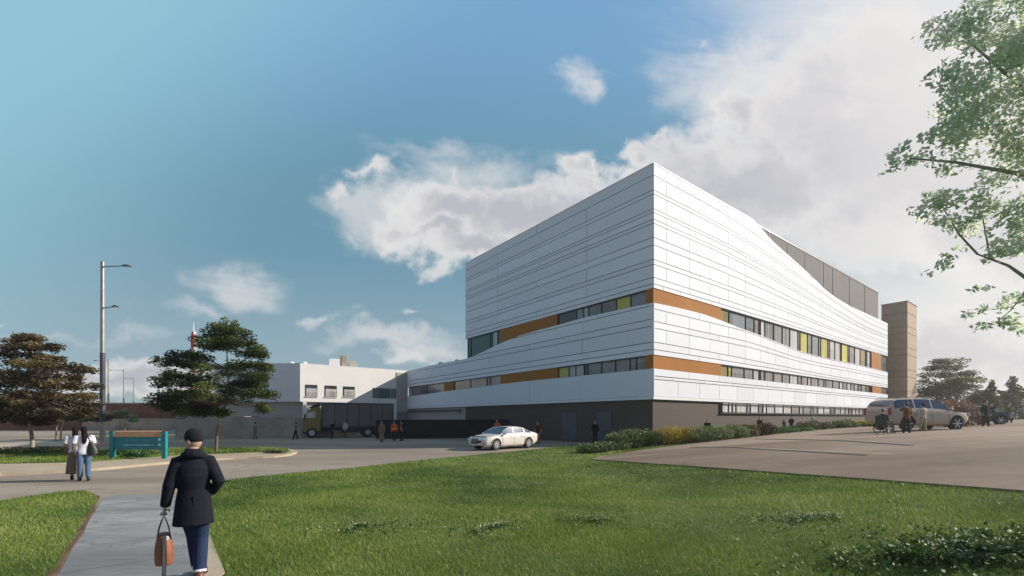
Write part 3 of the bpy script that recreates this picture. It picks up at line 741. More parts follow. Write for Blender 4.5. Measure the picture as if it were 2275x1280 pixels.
band('R', const(ZR2), const(ZM), chain([1451,1601.5,1620,1628,1656,1676,1689,1692,1702,1721,1740.5,1757,1775,1783,1797,1804,1820,1833,1837,1852,1867,1875,1884,1892,1900,1908,1916,1925,1933,1938,1957.5,1971.3],
      [o_, ol, y_, g, g, l, l, g, g, g, g, l, g, g, l, g, g, l, g, g, l, g, l, g, l, g, l, g, d, o_, g]))
xs = [1603,1617,1626,1634,1658,1666,1684,1694,1702,1720,1739,1757,1775,1783,1801,1805,1816,1829,1843,1854,1866,1876,1884,1892,1900,1908,1916,1924,1930,1936,1942,1948]
w_ = 'g_bright'; ks = [w_,l,l,l,g,w_,g,w_,l,w_,l,g,l,g,w_,g,w_,w_,g,l,l,l,g,l,l,l,g,l,l,l,g]
xf = tz('R',1603)
band('R', const(2.41), const(3.15), chain(xs, ks), off=0.03, mull=0.05)
# panes of the last band stand proud of the base wall: sills
mb = MB(); a, b = tz('R',1600), tz('R',1950)
mb.extr([fp('R',a,2.33,-0.1), fp('R',b,2.33,-0.1), fp('R',b,2.33,0.0+.1), fp('R',a,2.33,0.1)], (0,0,0.05)); bpart(mb, 'window_sill', M['base_brown'])
# the glazed corner room
mb = MB(); core(mb, 0.3, 4.98, 20.22, TL-0.05, 7.92, 7.98); bpart(mb, 'room_floor', M['interior'])
mb = MB(); core(mb, 4.9, 4.98, 20.24, TL-0.05, 7.98, ZU-0.04); core(mb, 0.3, 4.9, 20.22, 20.3, 7.98, ZU-0.04); bpart(mb, 'room_wall', M['interior'])
mb = MB(); 
for r in (0.2, 1.7, 3.3, 4.85): core(mb, r, r+0.08, TL-0.1, TL-0.02, 7.95, ZU)
bpart(mb, 'corner_frame', M['frame'])
mb = MB(); core(mb, 0.28, 4.9, TL-0.07, TL-0.05, 7.95, ZU); bpart(mb, 'end_window', M['clear'])

# ---------------------------------------------------------------- brick tower at the far right
C = Vector((66*0.8892, 66)); tw = empty('brick_tower', (C.x, C.y, 1.3)); tag(tw, 'tall tan brick shaft standing at the right end of the white building', 'tower')
def twp(r, l): q = C+RD*r+LD*l; return (q.x-C.x, q.y-C.y)
zt = 19.35; zs = [(y, CH+(HY-y)/F*66) for y in (694,724,739,772,788,821,837,870)]
lev = [-0.5]+sorted(z-1.3 for _,z in zs)+[zt-1.3]; mb = MB(); mj = MB()
for a, b in zip(lev[:-1], lev[1:]):
    mb.prism([twp(0,0),twp(5.6,0),twp(5.6,3.05),twp(0,3.05)], a+0.035, b-0.035)
mj.prism([twp(.05,.05),twp(5.55,.05),twp(5.55,3.0),twp(.05,3.0)], -0.5, zt-1.36)
mb.build('wall', M['tower'], tw); mj.build('joint', M['tower_joint'], tw)
mb = MB(); mb.prism([twp(-.06,-.06),twp(5.66,-.06),twp(5.66,3.11),twp(-.06,3.11)], zt-1.34, zt-1.26); mb.build('coping', M['tower_joint'], tw)

# ---------------------------------------------------------------- cream annex with the loading bay
A = Vector((-26.4,55.4)); B = Vector((-15.05,64.0))
ax = empty('annex_building', (A.x,A.y,0)); tag(ax, 'low cream annex with three windows and a diagonal shadow, left of the white building', 'building')
def rel(q): return (q[0]-A.x, q[1]-A.y)
Cc = (-37.5, 55.95)
up = [rel(A), rel(B-RD*0.02-LD*0.0), rel(B+LD*14), rel((-37.5,80)), rel(Cc)]
mb = MB(); mb.prism(up, 4.0, 8.72)
ann = mb.build('upper_wall', M['annex_white'], ax)
e1 = (B-A).normalized(); nA = Vector((e1.y, -e1.x))
mb = MB(); mb.prism([rel(A+Vector((0.4,0.9))), rel(B+Vector((-0.3,0.8))), rel(B+LD*14), rel((-37.3,80)), rel((-37.3,56.8))], -0.4, 4.0)
mb.build('lower_wall', M['annex_grey'], ax)
mb = MB(); mb.prism([(x*1.0,y) for x,y in up], 8.723, 8.80); mb.build('roof_edge', M['white_trim'], ax)
def an(t, off=0.0): q = A+e1*t+nA*off; return q.x-A.x, q.y-A.y
def an_t(px):
    r = (px-CX)/F; return (r*A.y-A.x)/(e1.x-r*e1.y)
for (xa, xb_, ya, yb) in ((679,705,855,881),(722,748,857,882),(763,788,859,882)):
    ta, tb = an_t(xa), an_t(xb_); Y = A.y+e1.y*(ta+tb)/2; zb, zt_ = CH+(HY-yb)/F*Y, CH+(HY-ya)/F*Y
    w = MB(); w.prism([an(ta,0.06),an(tb,0.06),an(tb,-0.1),an(ta,-0.1)][::1], zb, zt_)
    wo = w.build('window', M['frame'], ax)
    h = (zt_-zb)*0.30
    s = MB(); s.prism([an(ta+.06,.08),an(tb-.06,.08),an(tb-.06,.05),an(ta+.06,.05)], zb+.06, zt_-h); s.build('pane', M['g_light'], wo)
    s = MB(); s.prism([an(ta+.06,.08),an(tb-.06,.08),an(tb-.06,.05),an(ta+.06,.05)], zt_-h+.06, zt_-.06); s.build('upper_pane', M['g_dark'], wo)
    s = MB(); s.prism([an(ta-.08,.12),an(tb+.08,.12),an(tb+.08,0.0),an(ta-.08,0.0)], zb-.09, zb-.01); s.build('sill', M['white_trim'], wo)
ta, tb = an_t(829), an_t(879)
w = MB(); w.prism([an(ta,0.05),an(tb,0.05),an(tb,-0.1),an(ta,-0.1)], 4.7, 6.1); wo = w.build('window', M['g_blue'], ax)
s = MB()
for k in range(4): t = ta+(tb-ta)*k/3; s.prism([an(t-.03,.08),an(t+.03,.08),an(t+.03,.05),an(t-.03,.05)], 4.7, 6.1)
s.build('mullion', M['frame'], wo)
e2 = (Vector(Cc)-A).normalized(); n2 = Vector((e2.y,-e2.x)); n2 = n2 if n2.y < 0 else -n2
for (xa, xb_) in ((555,600-3),(607,641)):
    q = []
    for px in (xa, xb_):
        X = (px-CX)/F*55.6; q.append(X)
    w = MB(); w.box(((q[0]+q[1])/2-A.x, 55.6-A.y-0.0, 5.05), (abs(q[1]-q[0]), 0.12, 1.15), math.atan2(e2.y,e2.x)+math.pi)
    wo = w.build('window', M['g_blue'], ax)
mb = MB()
for px in (640,): X = (px-CX)/F*55.5; mb.box((X-A.x, 55.52-A.y, 6.35), (0.05,0.05,4.6), 0)
mb.build('panel_joint', M['annex_grey'], ax)
# bay column, canopy and side panel
mb = MB(); q = A+e1*an_t(876); mb.box((q.x-A.x, q.y-A.y-.1, 2.0), (0.55,0.5,4.0), math.atan2(e1.y,e1.x)); 
q = A+e1*(an_t(668)+.3); mb.box((q.x-A.x, q.y-A.y+.3, 2.0), (0.4,0.4,4.0), math.atan2(e1.y,e1.x)); mb.build('column', M['annex_white'], ax)
ta, tb = an_t(881), an_t(906)
mb = MB(); mb.prism([an(ta,0.1),an(tb-0.05,0.1),an(tb-0.05,-0.3),an(ta,-0.3)], 2.75, 8.4); mb.build('side_panel', M['beige'], ax)
# roof plant
for (px, D, w_, h_, nm, mm) in ((745,62,1.9,0.75,'rooftop_unit','white_trim'),(764,60,0.85,1.0,'rooftop_unit','concrete'),(783,63,1.1,0.55,'rooftop_unit','beige')):
    q = at(px, 808, D); m2 = MB(); hh = h_+0.6
    m2.box((q.x-A.x,q.y-A.y,8.7+hh/2), (w_,1.2,hh), 0.5); m2.box((q.x-A.x,q.y-A.y,8.7+hh+.05), (w_*0.7,0.8,0.12), 0.5); m2.build(nm, M[mm], ax, bevel=0.12)
for (px, D) in ((648,58),(676,58)):
    q = at(px, 808, D); m2 = MB(); m2.tube([(q.x-A.x,q.y-A.y,8.7),(q.x-A.x,q.y-A.y,9.05)], 0.2, 10); m2.ball((q.x-A.x,q.y-A.y,9.1),(0.36,0.36,0.22)); m2.build('roof_vent', M['white_trim'], ax, smooth=True)

# ---------------------------------------------------------------- free-standing walls
def wall(name, pts, th, z1, m, label, cat, z0=-0.3, cap=None):
    base = Vector((pts[0][0], pts[0][1], 0)); r = empty(name, base); tag(r, label, cat)
    mb = MB(); cp = MB()
    for i, ((x0,y0,za),(x1,y1,zb)) in enumerate(zip(pts[:-1], pts[1:])):
        d = Vector((x1-x0,y1-y0)).normalized(); n = Vector((-d.y,d.x))*th/2
        P4 = [Vector((x0-n.x,y0-n.y)),Vector((x1-n.x,y1-n.y)),Vector((x1+n.x,y1+n.y)),Vector((x0+n.x,y0+n.y))]
        zz = [za,zb,zb,za]; vs = [(q.x-base.x,q.y-base.y,z0) for q in P4]+[(q.x-base.x,q.y-base.y,z) for q,z in zip(P4,zz)]
        mb.add(vs, [(3,2,1,0),(4,5,6,7),(0,1,5,4),(1,2,6,5),(2,3,7,6),(3,0,4,7)])
        n2_ = n*1.25; P5 = [Vector((x0-n2_.x,y0-n2_.y)),Vector((x1-n2_.x,y1-n2_.y)),Vector((x1+n2_.x,y1+n2_.y)),Vector((x0+n2_.x,y0+n2_.y))]
        vs = [(q.x-base.x,q.y-base.y,z+.003) for q,z in zip(P5,zz)]+[(q.x-base.x,q.y-base.y,z+.06) for q,z in zip(P5,zz)]
        cp.add(vs, [(3,2,1,0),(4,5,6,7),(0,1,5,4),(1,2,6,5),(2,3,7,6),(3,0,4,7)])
    mb.build('wall', m, r); cp.build('coping', cap or m, r); return r
cw = []
for px, py, by in ((393,925,975),(450,926,974),(530,927.5,973),(610,929,972.5),(690,930.5,972)):
    D = CH*F/(by-HY); q = at(px, py, D); cw.append((q.x,q.y,q.z))
wall('concrete_wall', [(cw[0][0]-1.0, 60, 2.1)]+cw+[(-17.5,52,1.9)], 0.3, 0, M['concrete'], 'long plain concrete wall behind the tree, left of the truck', 'wall')
q0 = at(836,935,42.8)
wall('dark_wall', [(q0.x,q0.y,1.72),(-9.0,43.1,1.74),(-5,43.8,1.75),(-1.25,44.7,1.75),(-0.4,44.75,1.75)], 0.3, 0, M['black_wall'], 'low black screen wall behind the white sedan', 'wall')
# red-brown brick range far left
br = empty('brick_building', (-60,75,0)); tag(br, 'long low red brick building far away behind the lamp posts', 'building')
mb = MB(); mb.box((0,0,1.9), (60,8,4.6), 0.02); mb.build('wall', M['brickred'], br)
mb = MB(); mb.box((0,0,4.3), (60.6,8.6,0.2), 0.02); mb.build('roof', M['metal_grey'], br)
mb = MB(); mb.box((12,-4.1,0.9), (40,0.3,2.0), 0.02); mb.build('plinth', M['concrete'], br)
# ---------------------------------------------------------------- trees and shrubs
M['bark'] = mat('grey_brown_bark', (0.16,0.12,0.085), 0.9, var=0.3, vscale=6, bump=0.8, bscale=30, stretch=(1,1,0.25))
M['bark_pale'] = mat('pale_bark', (0.34,0.28,0.21), 0.9, var=0.2, vscale=5, bump=0.6, bscale=25, stretch=(1,1,0.25))
M['bark_green'] = mat('pale_green_bark', (0.27,0.30,0.22), 0.85, var=0.2, vscale=5, bump=0.5)
def leafm(name, ramp, trans=0.3, rough=0.5): return tint_mat(name, (0,0,0), rough, 0, spec=0.35, trans=trans, ramp=ramp)
M['leaf_dark'] = leafm('dark_leaf', [(0,(0.018,0.028,0.012)),(0.5,(0.075,0.11,0.026)),(0.85,(0.18,0.22,0.05)),(1,(0.30,0.32,0.08))], 0.45)
M['leaf_brown'] = leafm('bronze_leaf', [(0,(0.030,0.022,0.010)),(0.5,(0.14,0.10,0.04)),(0.85,(0.27,0.19,0.07)),(1,(0.36,0.27,0.09))], 0.45)
M['leaf_glow'] = leafm('glow_painted_leaf', [(0,(0.38,0.50,0.32)),(0.5,(0.58,0.66,0.46)),(0.85,(0.74,0.74,0.58)),(1,(0.82,0.80,0.68))], 0.75)  # washed-out sun glow is put into the pale leaf colour
M['leaf_mid'] = leafm('mid_green_leaf', [(0,(0.014,0.030,0.007)),(0.5,(0.035,0.065,0.014)),(1,(0.09,0.125,0.03))], 0.25)
M['leaf_olive'] = leafm('olive_leaf', [(0,(0.040,0.040,0.018)),(0.5,(0.085,0.085,0.035)),(1,(0.15,0.15,0.06))], 0.25)
M['leaf_hedge'] = leafm('hedge_leaf', [(0,(0.035,0.070,0.015)),(0.5,(0.09,0.14,0.035)),(0.85,(0.17,0.22,0.07)),(1,(0.42,0.42,0.22))], 0.3)
M['leaf_yellow'] = leafm('yellow_green_leaf', [(0,(0.16,0.12,0.010)),(0.5,(0.36,0.27,0.02)),(1,(0.55,0.44,0.05))], 0.35)
M['leaf_sage'] = leafm('sage_leaf', [(0,(0.06,0.10,0.025)),(0.5,(0.15,0.20,0.065)),(1,(0.24,0.28,0.14))], 0.3)
M['leaf_maroon'] = leafm('maroon_leaf', [(0,(0.03,0.016,0.008)),(0.6,(0.075,0.038,0.015)),(1,(0.20,0.15,0.03))], 0.25)
M['leaf_rust'] = leafm('rust_leaf', [(0,(0.10,0.05,0.03)),(0.5,(0.24,0.13,0.08)),(1,(0.42,0.27,0.18))], 0.25)
M['leaf_vivid'] = leafm('vivid_green_leaf', [(0,(0.02,0.07,0.02)),(0.5,(0.05,0.15,0.04)),(1,(0.12,0.24,0.07))], 0.3)
def cloud_pts(g, c, r, n, shell=0.55):
    d = g.normal(size=(n,3)); d /= np.linalg.norm(d, axis=1)[:,None]
    q = shell+(1-shell)*g.random(n)**0.6; q *= 1+0.18*np.sin(d[:,0]*5+c[0])*np.cos(d[:,1]*6+c[1])
    return np.asarray(c)+d*np.asarray(r)*q[:,None]
def foliage(name, clumps, n, size, m, parent, seed=0, flatz=False, shell=0.35, aspect=0.55, dens=None):
    g = np.random.default_rng(seed); vol = np.array([(c[3]*c[4]+c[4]*c[5]+c[3]*c[5]) for c in clumps]); w = vol/vol.sum()
    C = []; T = []
    for c, k in zip(clumps, w):
        m_ = max(6, int(n*k)); ct = g.uniform(0.1, 0.75)
        p = cloud_pts(g, c[:3], c[3:6], m_, shell); C.append(p)
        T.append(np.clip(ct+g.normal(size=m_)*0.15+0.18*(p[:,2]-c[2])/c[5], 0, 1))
    C = np.concatenate(C); T = np.concatenate(T)
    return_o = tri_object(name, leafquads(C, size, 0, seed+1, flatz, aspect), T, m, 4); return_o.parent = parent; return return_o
def limb_path(a, b, g, sag=0.12, n=5):
    a, b = Vector(a), Vector(b); L = (b-a).length; pts = []
    off = Vector((g.uniform(-1,1), g.uniform(-1,1), g.uniform(0,1)))*sag*L
    for i in range(n+1):
        t = i/n; q = a.lerp(b, t)+off*math.sin(math.pi*t)*0.7; q.z -= sag*L*math.sin(math.pi*t)*0.6*(1-t); pts.append(q)
    return pts
def tree(name, label, base, trunk, r0, clumps, n, size, lm, bm_='bark', group=None, seed=1, flatz=False, r1=None, limbs=True, cat='tree', shell=0.35, aspect=0.55):
    """trunk: points relative to base; clumps: (x,y,z,rx,ry,rz) relative to base"""
    root = empty(name, base); tag(root, label, cat, group); g = random.Random(seed)
    tr = [Vector(q) for q in trunk]; m_ = len(tr); r1 = r1 or r0*0.35
    mb = MB(); rad = [r0*1.25]+[r0+(r1-r0)*i/(m_-1) for i in range(1, m_)]
    mb.tube(tr, rad, 9); 
    if limbs:
        top = tr[len(tr)//2:]
        for c in clumps:
            cc = Vector(c[:3]); 
            src = min(tr, key=lambda q: (q-cc).length+ (2.5 if q.z > cc.z+0.1 else 0)+(5 if q.z < tr[-1].z*0.4 else 0))
            L = (cc-src).length
            if L < 0.25: continue
            rr = max(0.012, r0*0.42*min(1, L/3)); p = limb_path(src, cc, g); k = len(p)
            mb.tube(p, [rr*(1-0.8*i/(k-1)) for i in range(k)], 6)
            for _ in range(3):
                e = cc+Vector((g.uniform(-1,1)*c[3], g.uniform(-1,1)*c[4], g.uniform(-.6,.8)*c[5]))*0.85; s = p[g.randint(k//2, k-1)]
                mb.tube([s, s.lerp(e,.5)+Vector((0,0,0.05)), e], [rr*.4, rr*.25, rr*.08], 5)
    mb.build('trunk', M[bm_], root, smooth=True)
    foliage('crown', clumps, n, size, M[lm], root, seed, flatz, shell, aspect); return root
def tiers(spec, base, D, depth=1.0, seed=0, rz=0.28, dens=1.0, holes=()):
    """spec: (pixel row, left column, right column) of each flat layer of foliage, at the tree's distance"""
    g = random.Random(seed); out = []; k = D/F; bz = base.z
    for (py, xa, xb_) in spec:
        z = CH-(py-HY)*k-bz; x0 = (xa-CX)*k-base.x; x1 = (xb_-CX)*k-base.x; cx = (x0+x1)/2; hw = (x1-x0)/2
        n = max(2, int(hw*5.0*dens))
        for i in range(n):
            r = hw*math.sqrt(g.uniform(0.0, 1.0)); a = g.uniform(0, 2*math.pi); s = min(hw*0.5, g.uniform(0.38, 0.72))
            x = cx+(hw-s*0.8)*(r/hw)*math.cos(a); y = (hw-s*0.8)*(r/hw)*math.sin(a)*depth
            out.append((x, y, z+g.uniform(-0.10,0.10)-0.10*abs(x-cx), s, s, rz*g.uniform(0.6,1.1)))
        for sgn in (-1, 1): 
            s = 0.42; out.append((cx+sgn*(hw-s*0.9), g.uniform(-.4,.4), z-0.12+g.uniform(-.08,.08), s, s*.8, rz*0.6))
    return out
b = ground(481,1011)
D = b.y; S_ = D/F
tp = [Vector((0,0,-0.2))]+[at(px,py,D)-b for px,py in ((481,990),(482,965),(486,940),(492,918),(503,895),(508,860),(506,820),(504,780),(503,745))]
cl = tiers([(722,485,530),(735,455,560),(752,425,560),(765,440,590),(790,370,470),(785,520,600),(806,345,470),(812,500,605),(828,360,600),(848,345,480),(850,500,600),(866,385,625),(884,345,560),(900,350,470),(905,560,605),(912,390,520)], b, D, 1.0, 5, rz=0.34, dens=1.35)
tree('shade_tree', 'dark green tree with flat layered branches right of the teal sign', b, tp, 0.075, cl, 46000, 0.13, 'leaf_dark', 'bark', seed=4, flatz=True, shell=0.2)
b = ground(72,1009); D = b.y
tp = [Vector((0,0,-0.2))]+[at(px,py,D)-b for px,py in ((72,985),(70,965),(66,945),(60,915),(58,880),(60,840),(64,790),(62,755))]
cl = tiers([(752,25,110),(768,-10,135),(790,-50,150),(808,-90,185),(828,-100,170),(850,-60,195),(872,-110,190),(892,-90,222),(908,-100,200),(922,-90,160),(932,-80,110)], b, D, 1.0, 9, rz=0.32, dens=1.15)
tree('shade_tree', 'bronze brown leafed tree with a wide layered crown at the left edge', b, tp, 0.10, cl, 50000, 0.14, 'leaf_brown', 'bark_pale', seed=8, flatz=True, shell=0.2)
for i, (x0, x1, D, lab) in enumerate(((125,190,39,'small olive tree with a thin bare trunk behind the two women, left one'),(140,232,41,'small spreading olive tree behind the two women, right one'))):
    b = at(x0-2 if i == 0 else x0-6, HY, D); b.z = hz(b.x, b.y)
    k = D/F; cz = CH-(922-HY)*k-b.z
    tp = [Vector((0,0,-.1)), Vector((0.1,0,1.0)), Vector((0.25+.15*i,0,1.7)), Vector((0.5+.3*i,0,cz))]
    g = random.Random(i+40); cxm = ((x0+x1)/2+12-CX)*k-b.x; hw = (x1-x0)*k/2+0.9
    cl = [(cxm+g.uniform(-1,1)*hw*0.8, g.uniform(-1,1)*1.3, cz+g.uniform(-.35,.45)-0.1*i, 0.75, 0.7, 0.33) for _ in range(13)]
    tree('small_tree', lab, b, tp, 0.06, cl, 6500, 0.13, 'leaf_olive', 'bark_pale', 'small olive trees behind the island', seed=20+i, flatz=True)
b = at(278,HY,66); b.z = hz(b.x,b.y)
tree('small_tree', 'small round green tree by the far brick building, above the teal sign', b, [(0,0,-.1),(0,0,1.0),(0.1,0,2.2)], 0.07, [(-.6,0,2.3,.9,.8,.5),(.7,0,2.2,.9,.8,.5),(0,0,2.9,.9,.8,.5),(1.2,0,1.7,.7,.7,.4)], 2500, 0.16, 'leaf_mid', 'bark', seed=33)

# foreground tree leaning in from the right, seen against the light
Dt = 5.2; bx = 7.9; base = Vector((bx, Dt+0.3, hz(bx, Dt+.3)))
def q_(px, py, dy=0.0): v = at(px, py, Dt+dy); return v-base
tp = [Vector((0,0,-.3)), Vector((0.05,0,1.0)), Vector((-.1,0,2.0)), Vector((-.3,0,2.8)), q_(2520,560), q_(2460,420), q_(2420,250), q_(2400,60), q_(2390,-120)]
g = random.Random(77); cl = []
def blob(px, py, rx, ry, n, s=(0.25,0.45), dd=0.45):
    for _ in range(n):
        a = g.uniform(0, 2*math.pi); r = math.sqrt(g.random()); sz = g.uniform(*s)*0.52
        v = q_(px+rx*r*math.cos(a), py+ry*r*math.sin(a), g.uniform(-dd,dd)); cl.append((v.x, v.y, v.z, sz, sz*.9, sz*.7))
blob(2180,60,110,90,22); blob(2240,190,140,120,32); blob(2130,120,70,90,8); blob(2170,250,90,60,10); blob(2120,320,90,50,9,(.2,.32)); blob(2010,345,55,28,6,(.14,.22)); blob(2220,350,100,70,16)
blob(1980,378,35,14,2,(.10,.15)); blob(2060,375,60,25,4,(.15,.25)); blob(2080,480,70,55,9,(.2,.32)); blob(2170,480,60,50,9,(.2,.34)); blob(2045,450,25,30,3,(.12,.2)); blob(2100,560,35,40,4,(.12,.22)); blob(2070,600,14,20,1,(.1,.14))
blob(2250,500,60,60,10); blob(2230,570,40,35,4,(.15,.25)); blob(2250,650,55,40,6,(.18,.3)); blob(2190,640,25,22,2,(.12,.18)); blob(2200,705,60,28,6,(.15,.24)); blob(2265,710,40,30,4,(.15,.25)); blob(2160,728,22,12,1,(.1,.14))
blob(2380,100,120,200,30,(.35,.6)); blob(2400,400,120,160,22,(.3,.5))
ft = tree('leafy_tree', 'big pale green backlit tree reaching in from the top right corner', base, [tuple(q) for q in tp], 0.12, cl, 17500, 0.062, "leaf_glow", "bark_green", seed=12, r1=0.05, shell=0.15, aspect=0.5, limbs=False)
mb = MB(); g2 = random.Random(5)
for path in ([(2500,600),(2400,640),(2290,625),(2240,590),(2172,565)],[(2290,625),(2270,660),(2245,690),(2215,715)],[(2440,420),(2340,400),(2230,380),(2120,360),(2020,352)],[(2430,300),(2330,230),(2230,160),(2150,90)],[(2172,565),(2130,520),(2100,470),(2080,430)],[(2200,575),(2190,520),(2180,470)]):
    pts = [q_(x, y) for x, y in path]; k = len(pts); r0 = 0.034 if path[0][0] > 2400 else 0.012
    mb.tube(pts, [r0*(1-.75*i/(k-1)) for i in range(k)], 7)
mb.build('limb', M['bark_green'], ft, smooth=True)

# trees beyond the car park
def far_tree(px, D, ytop, ybot, wpx, label, lm, kind='round', seed=0, n=3000, name='tree', size=0.32):
    b = at(px, HY, D); b.z = hz(b.x, b.y); k = D/F; zt = CH-(ytop-HY)*k-b.z; zb = max(0.3, CH-(ybot-HY)*k-b.z); w = wpx*k/2; g = random.Random(seed); cl = []
    if kind == 'round':
        for _ in range(16):
            t = g.random(); z = zb+(zt-zb)*(0.12+0.75*t); rr = w*math.sqrt(max(.1, 1-(2*t-0.85)**2*0.8))*0.62
            a = g.uniform(0, 6.28); s = w*g.uniform(.28,.42); cl.append((rr*math.cos(a), rr*math.sin(a), z, s, s, min(s*.7,(zt-zb)*.25)))
    elif kind == 'umbrella':
        for (f, ww) in ((1.0,.45),(.8,.75),(.58,.95),(.36,1.0),(.18,.6)):
            for j in range(int(9*ww)+2):
                a = g.uniform(0, 6.28); r = w*ww*math.sqrt(g.random())*.85; cl.append((r*math.cos(a), r*math.sin(a), zb+(zt-zb)*f-0.3, w*.30, w*.28, 0.55))
    else:
        for j in range(12):
            f = j/11; s = w*(1-.75*f)*.75+.15; a = g.uniform(0,6.28); cl.append((s*.4*math.cos(a), s*.4*math.sin(a), zb+(zt-zb)*(.05+.88*f), s, s, (zt-zb)*.11))
    tree(name, label, b, [(0,0,-.3),(0.05,0,zt*.4),(0,0,zt*.93)], max(.1,zt*.02), cl, n, size, lm, 'bark', 'trees beyond the car park', seed, flatz=(kind=='umbrella'), limbs=(kind!='column'))
far_tree(2108,72,798,868,125,'dark flat topped pine rising above the trees at the right','leaf_dark','umbrella',101,9000,'pine_tree',0.28)
far_tree(2083,75,842,915,95,'broad dark green tree directly right of the tan brick tower','leaf_mid','round',102,4500)
far_tree(2142,78,848,918,90,'bushy green tree under the right side of the flat topped pine','leaf_mid','round',103,4500)
far_tree(2175,70,866,922,66,'rounded dark tree above the dark blue car','leaf_dark','round',104,3500)
far_tree(2203,66,846,915,34,'narrow dark cypress standing among the right hand trees','leaf_dark','column',105,2600,'cypress_tree')
far_tree(2222,80,862,918,34,'small light green tree between the cypress and the tall tree at the right edge','leaf_olive','round',106,2500)
far_tree(2249,74,838,915,52,'tall green tree with a pointed top near the right edge','leaf_mid','column',107,3600)
far_tree(2282,76,862,920,60,'olive tree cut by the right edge of the picture','leaf_olive','round',108,3000)
far_tree(2330,80,840,920,80,'dense green tree standing farthest right, mostly outside the picture','leaf_mid','round',109,2500)
# low hedge under those trees
def shrub(name, label, cx, cy, w, dpt, h, lm, n, size, seed, rz=0.0, group=None, stems=True, flowers=None, zoff=0.0, cat='shrub', lumps=9):
    b = Vector((cx, cy, hz(cx, cy)+0.03+zoff)); root = empty(name, b, rz); tag(root, label, cat, group); g = random.Random(seed)
    cl = []
    for i in range(lumps):
        x = (-0.5+(i+.5)/lumps)*w*0.86+g.uniform(-.05,.05)*w; hh = h*g.uniform(.85,1.08)*(1-.22*abs(2*(i+.5)/lumps-1)**3)
        cl.append((x, g.uniform(-.16,.16)*dpt, hh*.5, w/lumps*1.15+.05, dpt*.42, hh*.52))
    mb = MB()
    for c in cl:
        for _ in range(3): mb.tube([(c[0],c[1],-.05), (c[0]+g.uniform(-.1,.1),c[1]+g.uniform(-.1,.1),c[2]), (c[0]+g.uniform(-.2,.2),c[1]+g.uniform(-.2,.2),c[2]*1.7)], [.02,.012,.004], 5)
    mb.tube([(-w*.45,0,-.04),(0,0,-.02),(w*.45,0,-.04)], .03, 5)
    mb.build('stem', M['bark'], root)
    foliage('foliage', cl, n, size, M[lm], root, seed, shell=0.55)
    if flowers:
        gg = np.random.default_rng(seed+3); C = np.concatenate([cloud_pts(gg, c[:3], np.array(c[3:6])*1.06, flowers//len(cl)+1, .92) for c in cl]); C = C[C[:,2] > h*.25]
        f = tri_object('blossom', leafquads(C, 0.075, 0, seed+9, aspect=.9), gg.uniform(.7,1,len(C)), FLW, 4); f.parent = root; f['kind'] = 'stuff'
    return root
for i, (px, D, w_, h_, lm) in enumerate(((2080,60,5,1.5,'leaf_mid'),(2140,60,4.5,1.7,'leaf_dark'),(2200,62,5,1.6,'leaf_olive'),(2262,62,5.5,1.9,'leaf_mid'))):
    q = at(px, HY, D); shrub('hedge', ['clipped green hedge behind the silver estate car','dark hedge behind the dark blue car','olive hedge at the edge of the car park behind the dark clad person','long green hedge at the right edge behind the lone brown clad person'][i], q.x, q.y, w_, 1.5, h_, lm, 2200, 0.2, 200+i, cat='hedge')

# planting along the car park edge (angle follows the kerb)
def bed(pxa, pxb, yb, ytop, off, lm, n, size, seed, label, **kw):
    a, b = ground(pxa, yb[0]), ground(pxb, yb[1]); an = math.atan2(b.y-a.y, b.x-a.x); nx, ny = -math.sin(an), math.cos(an)
    w = (b-a).length; c = (a+b)/2; dpt = kw.pop('dpt', 1.3); c = Vector((c.x+nx*dpt*.5+nx*off, c.y+ny*dpt*.5+ny*off)); D = c.y
    zt = CH-(ytop-HY)/F*D; h = max(.25, zt-hz(c.x, c.y)-.03)
    shrub('shrub', label, c.x, c.y, w*kw.pop('ws',1.0), dpt, h*1.1, lm, int(n*1.9), size*1.1, seed, an, 'planting along the car park edge', **kw)
bed(1312,1420,(1012,1003),985,0.1,'leaf_hedge',4200,0.07,301,'low leafy bush dotted with white flowers at the pointed tip of the car park',flowers=90,dpt=1.6)
bed(1372,1500,(1006,992),959,0.1,'leaf_hedge',8000,0.075,302,'taller cream flowering green bush just left of the yellow shrub',flowers=70,dpt=1.9,lumps=11)
bed(1478,1562,(995,986),953,0.0,'leaf_yellow',6000,0.06,303,'rounded golden yellow shrub between two green ones',dpt=1.6,lumps=5)
bed(1556,1692,(988,972),946,0.0,'leaf_sage',8500,0.075,304,'long sage green shrub right of the yellow one',dpt=1.8,lumps=10)
bed(1672,1712,(974,970),942,0.0,'leaf_maroon',2600,0.07,305,'dark maroon shrub, left one of the two brown ones',dpt=1.3,lumps=3)
bed(1708,1734,(970,967),940,0.0,'leaf_maroon',2200,0.07,306,'brown shrub with a yellowish top, right one of the two brown ones',dpt=1.1,lumps=2)
bed(1732,1812,(967,959),948,0.0,'leaf_vivid',3600,0.09,307,'low vivid green ground shrub right of the two brown shrubs',dpt=1.5,lumps=6)
bed(1800,1862,(960,954.5),938,0.0,'leaf_olive',3800,0.09,308,'olive brown bush near the back end of the car park planting',dpt=1.5,lumps=5)
bed(1855,1935,(955,951),935,0.6,'leaf_sage',3800,0.1,309,'pale green bush below the end of the lowest window band',dpt=1.6,lumps=5)
bed(1885,1960,(952,950),936,0.9,'leaf_yellow',3200,0.1,310,'yellow green shrub beside the rear of the silver estate car',dpt=1.5,lumps=5)
